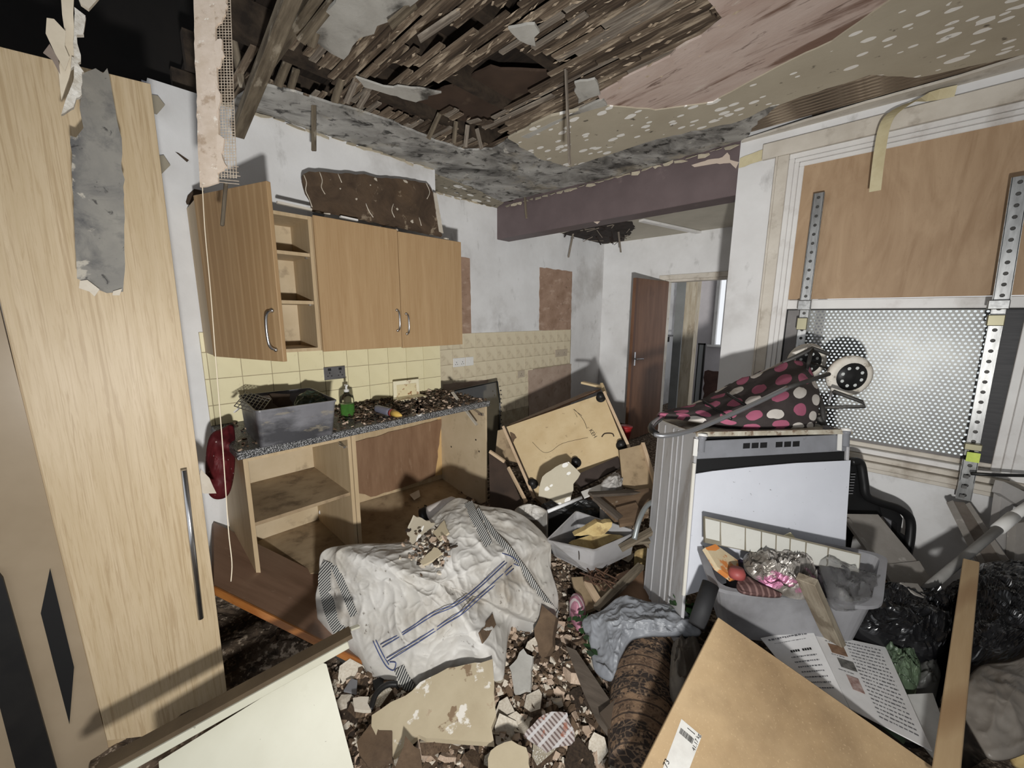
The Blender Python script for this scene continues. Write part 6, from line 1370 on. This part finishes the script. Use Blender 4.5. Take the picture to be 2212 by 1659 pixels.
# tiled panel
WT_ = mat('white_glazed_tile', (190, 189, 180), (180, 178, 168), 6, rough=.3, layers=(('noise', 16, (1, 1, 1), .66, .74, (150, 138, 112), .5),))
tp = thing('tiled_board', 'strip of white-tiled board standing across the plastic tub', 'tiled panel', pD(1690, 1200, 1.3))
T0, T1, T2, T3 = pD(1522, 1115, 1.42), pD(1858, 1196, 1.36), pD(1855, 1240, 1.34), pD(1522, 1172, 1.40)
nt_ = (T1 - T0).cross(T3 - T0).normalized(); nt_ = nt_ if nt_.dot(CAM - T0) > 0 else -nt_
slab('backing_board', [T0, T1, T2, T3], .014, mat('tile_backing', (132, 124, 104), (104, 96, 78), 8, rough=.9), tp)
cuts = [0, .105, .27, .375, .47, .56, .66, .80, 1.0]
for i in range(8):
    a, b = cuts[i] + .004, cuts[i + 1] - .004; g_ = lambda f, e: (T0.lerp(T1, f)).lerp(T3.lerp(T2, f), e) + nt_ * .003
    slab('tile', [g_(a, .07), g_(b, .07), g_(b, .98), g_(a, .98)], .004, WT_, tp, bev=.0012)
o = slab('cream_tile_corner', [pD(1683, 1162, 1.42), pD(1708, 1150, 1.43), pD(1724, 1168, 1.42), pD(1705, 1180, 1.41)], .008, CREAMTILE); tag(o, 'corner of a cream tile poking above the tiled board', 'tile')
ob = thing('orange_packet', 'orange and cream food packet in the left of the tub', 'packet', pD(1555, 1200, 1.36))
pk = [pD(1524, 1182, 1.38), pD(1548, 1174, 1.40), pD(1592, 1212, 1.38), pD(1600, 1245, 1.32), pD(1585, 1250, 1.31), pD(1550, 1225, 1.33)]
slab('packet', pk, .02, mat('cream_packet', (210, 190, 150), (190, 164, 118), 10, rough=.35, layers=(('noise', 9, (1, 1, 1), .54, .57, (206, 112, 34), .95), ('noise', 12, (1, 1, 1), .66, .68, (60, 44, 40), .9))), ob)
slab('orange_end', [p - FWD * .003 for p in (pD(1524, 1182, 1.378), pD(1546, 1174, 1.398), pD(1554, 1184, 1.393), pD(1532, 1196, 1.372))], .003, mat('orange_print', (208, 116, 40), rough=.4), ob)
o = lathe('red_bottle_top', [(.024, 0), (.026, .015), (.020, .03)], pD(1592, 1247, 1.30), UP, mat('dull_red', (162, 66, 62), rough=.5)); tag(o, 'dull red lid beside the orange packet', 'lid')
FOIL = mat('crumpled_foil_wrap', (178, 172, 164), (112, 104, 94), 9, rough=.28, metal=.35, bump=.8, bscale=22, distort=1.0, layers=(('noise', 6, (1, 1, 1), .62, .66, (196, 108, 150), .9), ('noise', 7, (1, 1, 1), .64, .72, (70, 58, 48), .8)))
o = patch('foil_wrapper', [pD(1605, 1208, 1.38), pD(1625, 1192, 1.42), pD(1690, 1196, 1.42), pD(1740, 1208, 1.38), pD(1765, 1240, 1.32), pD(1748, 1290, 1.25), pD(1690, 1282, 1.25), pD(1640, 1255, 1.28), pD(1612, 1232, 1.32)], pD(1685, 1235, 1.31), FOIL, bulge=.02, wr=.02, wscale=20, fold=.02, crease=.03, rings=26, sub=7, ground=None, seed=11, smooth=False); tag(o, 'dirty crumpled silver and pink foil wrapper in the tub', 'wrapper')
o = patch('brown_striped_cloth', [pD(1592, 1258, 1.28), pD(1612, 1245, 1.3), pD(1650, 1265, 1.27), pD(1690, 1284, 1.24), pD(1640, 1283, 1.24), pD(1600, 1274, 1.25)], pD(1635, 1268, 1.26), mat('brown_striped_fabric', (92, 60, 56), (70, 44, 42), 14, rough=.8, layers=(('stripe', 24, (1, 1, 0), .7, .8, (130, 96, 90), .8),)), bulge=.01, wr=.008, wscale=20, rings=10, seed=12); tag(o, 'brown striped cloth under the foil wrapper', 'cloth')
CLEAR = mat('clear_film', (232, 232, 232), (205, 203, 202), 9, rough=.05, trans=.93, ior=1.15, bump=1.0, bscale=18)
o = patch('clear_plastic_bag', [pD(1770, 1212, 1.36), pD(1800, 1222, 1.36), pD(1860, 1240, 1.36), pD(1905, 1262, 1.34), pD(1880, 1300, 1.28), pD(1845, 1318, 1.24), pD(1800, 1310, 1.22), pD(1785, 1270, 1.27)], pD(1835, 1265, 1.29), CLEAR, bulge=.02, wr=.014, wscale=16, fold=.02, crease=.02, rings=22, sub=7, seed=13); tag(o, 'shiny clear plastic bag on the right of the tub', 'bag')
o = bar('dirty_timber', pD(1742, 1250, 1.20), pD(1808, 1398, 1.30), .052, .026, mat('grey_weathered_timber', (150, 138, 116), (118, 104, 84), 6, stretch=(1, 8, 8), rough=.8, bump=.4, layers=(('noise', 8, (1, 2, 2), .62, .7, (90, 74, 54), .7),)), None, side=UP, bev=.002); tag(o, 'grey weathered timber offcut leaning out of the tub', 'timber')
o = tube('black_tube', [pD(1535, 1262, 1.30), pD(1505, 1352, 1.24)], .026, mat('matt_black_card', (44, 44, 46), (34, 34, 36), 8, rough=.7), sides=18); tag(o, 'matt black tube standing against the plastic tub', 'tube')

# ------------------------------------------------------------------ right-hand side
t = thing('black_plastic_chair', 'black moulded plastic chair behind the appliance', 'chair', pD(1880, 1180, 2.2))
BP = mat('satin_black_plastic', (30, 30, 31), (22, 22, 23), 6, rough=.38)
slab('seat_shell', [pD(x, y_, 1.99) for (x, y_) in ((1800, 1000), (1855, 1000), (1863, 1050), (1868, 1075), (1905, 1092), (1915, 1110), (1830, 1170), (1800, 1150))], .03, BP, t, bev=.004)
tube('edge_frame', smooth_path([pD(1838, 998, 1.97), pD(1858, 1000, 1.97), pD(1866, 1040, 1.97), pD(1872, 1070, 1.97), pD(1900, 1085, 1.97), pD(1940, 1098, 1.97), pD(1965, 1120, 1.97), pD(1966, 1160, 1.97), pD(1958, 1200, 1.97)], 6), .020, BP, t, 10)
slab('armrest', [pD(x, y_, 1.98) for (x, y_) in ((1900, 1092), (1940, 1104), (1950, 1120), (1945, 1150), (1960, 1160), (1958, 1200), (1935, 1195), (1938, 1130), (1905, 1112))], .03, BP, t)
slab('grey_recess', [pD(x, y_, 2.01) for (x, y_) in ((1905, 1110), (1942, 1124), (1940, 1152), (1930, 1150))], .01, GREYP, t)
for (lx, ly) in ((1835, 1150), (1950, 1190)): p_ = pD(lx, ly, 2.0); bar('leg', p_, V((p_.x, p_.y, .06)), .03, .03, BP, t)
for k in range(8): bar('vent_rib', pD(1833 + (7 - k) * .8, 1024 + k * 6, 1.96), pD(1842 + (7 - k) * .8, 1024 + k * 6, 1.96), .003, .004, GREYP, t)
DUST = mat('dusty_grey_board', (150, 144, 136), (128, 121, 113), 5, rough=.8, bump=.15, layers=(('noise', 14, (1, 1, 1), .66, .72, (176, 170, 162), .6),))
t = thing('dusty_folded_board', 'dusty grey folded board sloping down from the black chair', 'board', pD(1920, 1260, 1.7))
slab('upper_leaf', [pD(1826, 1110, 1.90), pD(1898, 1110, 1.90), pD(1983, 1214, 1.72), pD(1905, 1220, 1.70)], .014, DUST, t); slab('lower_leaf', [pD(1905, 1220, 1.70), pD(1983, 1214, 1.72), pD(2048, 1310, 1.56), pD(1960, 1330, 1.54)], .014, DUST, t)
bar('edge_rail', pD(1828, 1122, 1.86), pD(1910, 1236, 1.66), .022, .014, DUST, t)
t = thing('steel_channel', 'dusty steel channel leaning on the wall below the window', 'steel channel', pD(2130, 1240, 2.0))
a0, b0, c0_, d0_ = pD(2046, 1082, 1.90), pD(2082, 1087, 1.88), pD(2165, 1212, 1.66), pD(2120, 1230, 1.66)
slab('web', [a0, b0, c0_, d0_], .004, mat('rusty_dusty_steel', (118, 108, 98), (92, 80, 70), 8, rough=.8), t); bar('flange', a0 - FWD * .012, d0_ - FWD * .012, .005, .028, DUST, t, side=FWD); bar('flange', b0 - FWD * .012, c0_ - FWD * .012, .005, .028, DUST, t, side=FWD)
t = thing('grey_plastic_pipe', 'dusty grey pipe with a white coupling leaning at the right edge', 'pipe', pD(1990, 1285, 1.55))
tube('pipe', [pD(1988, 1284, 1.50), pD(2160, 1140, 1.62)], .016, mat('dusty_pipe', (148, 146, 142), (124, 121, 116), 7, rough=.6), t, 16); tube('coupling', [pD(2155, 1144, 1.62), pD(2190, 1115, 1.645)], .0215, SOCK, t, 16); tube('pipe_end', [pD(2185, 1118, 1.64), pD(2240, 1080, 1.68)], .018, SOCK, t, 16)
t = thing('grey_cabinet_frame', 'grey-white frame standing at the right edge under the window', 'frame', pD(2180, 1230, 2.0))
FRM = mat('grey_white_frame', (172, 168, 164), (150, 145, 140), 5, rough=.6)
slab('post', [pD(x, y_, 1.74) for (x, y_) in ((2168, 1042), (2192, 1058), (2176, 1215), (2145, 1215))], .03, FRM, t); slab('arm', [pD(x, y_, 1.72) for (x, y_) in ((2168, 1040), (2260, 1085), (2260, 1130), (2160, 1066))], .03, FRM, t); slab('post', [pD(x, y_, 1.70) for (x, y_) in ((2196, 1130), (2240, 1125), (2240, 1240), (2190, 1220))], .03, DUST, t)
# black bin bags
BIN = mat('black_polythene', (28, 28, 30), (18, 18, 20), 6, rough=.22, spec=.6)
def binbag(label, lst, c, seed, **kw):
    o = patch('bin_bag', [pD(*p) for p in lst], pD(*c), BIN, bulge=.04, wr=.022, wscale=9, fold=.022, crease=.03, rings=44, sub=10, ground=.10, seed=seed, smooth=False); return tag(o, label, 'bin bag', 'black bin bags')
binbag('crumpled black bin bag between the tub and the timber', [(1842, 1320, 1.38), (1868, 1290, 1.45), (1900, 1268, 1.52), (1960, 1268, 1.52), (2010, 1290, 1.48), (2040, 1290, 1.48), (2060, 1330, 1.40), (2060, 1385, 1.28), (2020, 1420, 1.24), (1950, 1400, 1.27), (1880, 1370, 1.30), (1845, 1350, 1.33)], (1955, 1340, 1.34), 15)
binbag('black bin bag at the right edge behind the timber', [(2080, 1250, 1.50), (2110, 1222, 1.58), (2160, 1212, 1.62), (2250, 1225, 1.62), (2300, 1300, 1.45), (2290, 1400, 1.25), (2200, 1420, 1.20), (2120, 1440, 1.16), (2085, 1420, 1.18), (2075, 1330, 1.32)], (2170, 1330, 1.34), 16)
binbag('small black bin bag peeping over the lower end of the pipe', [(2035, 1285, 1.58), (2060, 1268, 1.62), (2095, 1268, 1.62), (2095, 1310, 1.52), (2050, 1320, 1.50)], (2065, 1292, 1.55), 17)
o = slab('grey_flap', [pD(1945, 1258, 1.44), pD(1980, 1262, 1.46), pD(2012, 1298, 1.40), pD(1975, 1285, 1.41)], .006, DUST); tag(o, 'grey card flap on top of the crumpled bin bag', 'card')
o = bar('pine_batten', pD(2098, 1216, 1.46), pD(2040, 1700, .84), .040, .024, mat('fresh_pine', (198, 164, 116), (180, 144, 96), 3, stretch=(.7, 9, 9), rough=.6, lo=.3, hi=.7, layers=(('wave', 2.0, (.3, 6, 6), .7, 1.0, (146, 100, 56), .5),)), None, side=UP, bev=.002); tag(o, 'fresh pine batten propped among the bin bags', 'timber')
GPL = mat('grey_translucent_sheet', (132, 124, 114), (112, 104, 94), 5, rough=.4, layers=(('noise', 9, (1, 1, 1), .62, .72, (160, 152, 140), .5),))
o = patch('grey_plastic_sheet', [pD(2085, 1475, 1.06), pD(2120, 1438, 1.12), pD(2180, 1430, 1.12), pD(2260, 1420, 1.12), pD(2300, 1560, .98), pD(2230, 1620, .94), pD(2150, 1640, .93), pD(2115, 1600, .96), pD(2080, 1530, 1.02)], pD(2170, 1530, 1.0), GPL, bulge=.01, wr=.012, wscale=8, fold=.014, rings=24, seed=18); tag(o, 'grey translucent plastic sheet in the lower right corner', 'sheet')
o = patch('yellow_foam_block', [pD(2180, 1600, 1.02), pD(2212, 1550, 1.06), pD(2280, 1560, 1.06), pD(2280, 1660, .98), pD(2200, 1655, .98)], pD(2225, 1605, .99), FOAM, bulge=.03, wr=.012, wscale=20, rings=10, seed=19); tag(o, 'pale yellow foam lump at the lower right corner', 'foam')
o = patch('green_net_bag', [pZ(1905, 1395, .42), pZ(1935, 1385, .44), pZ(1975, 1410, .44), pZ(1990, 1450, .42), pZ(1975, 1490, .40), pZ(1945, 1478, .40), pZ(1920, 1440, .41)], pZ(1950, 1435, .45), mat('green_printed_film', (88, 108, 80), (56, 74, 54), 9, rough=.35, layers=(('voronoi', 22, (1, 1, 1), .22, .12, (170, 196, 150), .9),)), bulge=.0, wr=.02, wscale=24, fold=.014, crease=.02, rings=24, ground=.2, seed=20, smooth=False); tag(o, 'green printed plastic bag beside the booklet', 'bag')
o = patch('grey_net_scrap', [pZ(1975, 1440, .40), pZ(2015, 1425, .42), pZ(2032, 1460, .40), pZ(2010, 1495, .38), pZ(1965, 1492, .38)], pZ(2000, 1465, .41), mat('dark_grey_film', (92, 92, 88), (64, 64, 62), 10, rough=.4), bulge=.015, wr=.014, wscale=20, fold=.012, rings=12, ground=.2, seed=21); tag(o, 'dark grey plastic scrap next to the green bag', 'plastic scrap')
o = slab('brown_board_edge', [pD(1830, 1528, 1.12), pD(1850, 1532, 1.12), pD(2060, 1690, .96), pD(2030, 1690, .96)], .02, DKPL); tag(o, 'dark board edge lying between the booklet and the tan board', 'board')
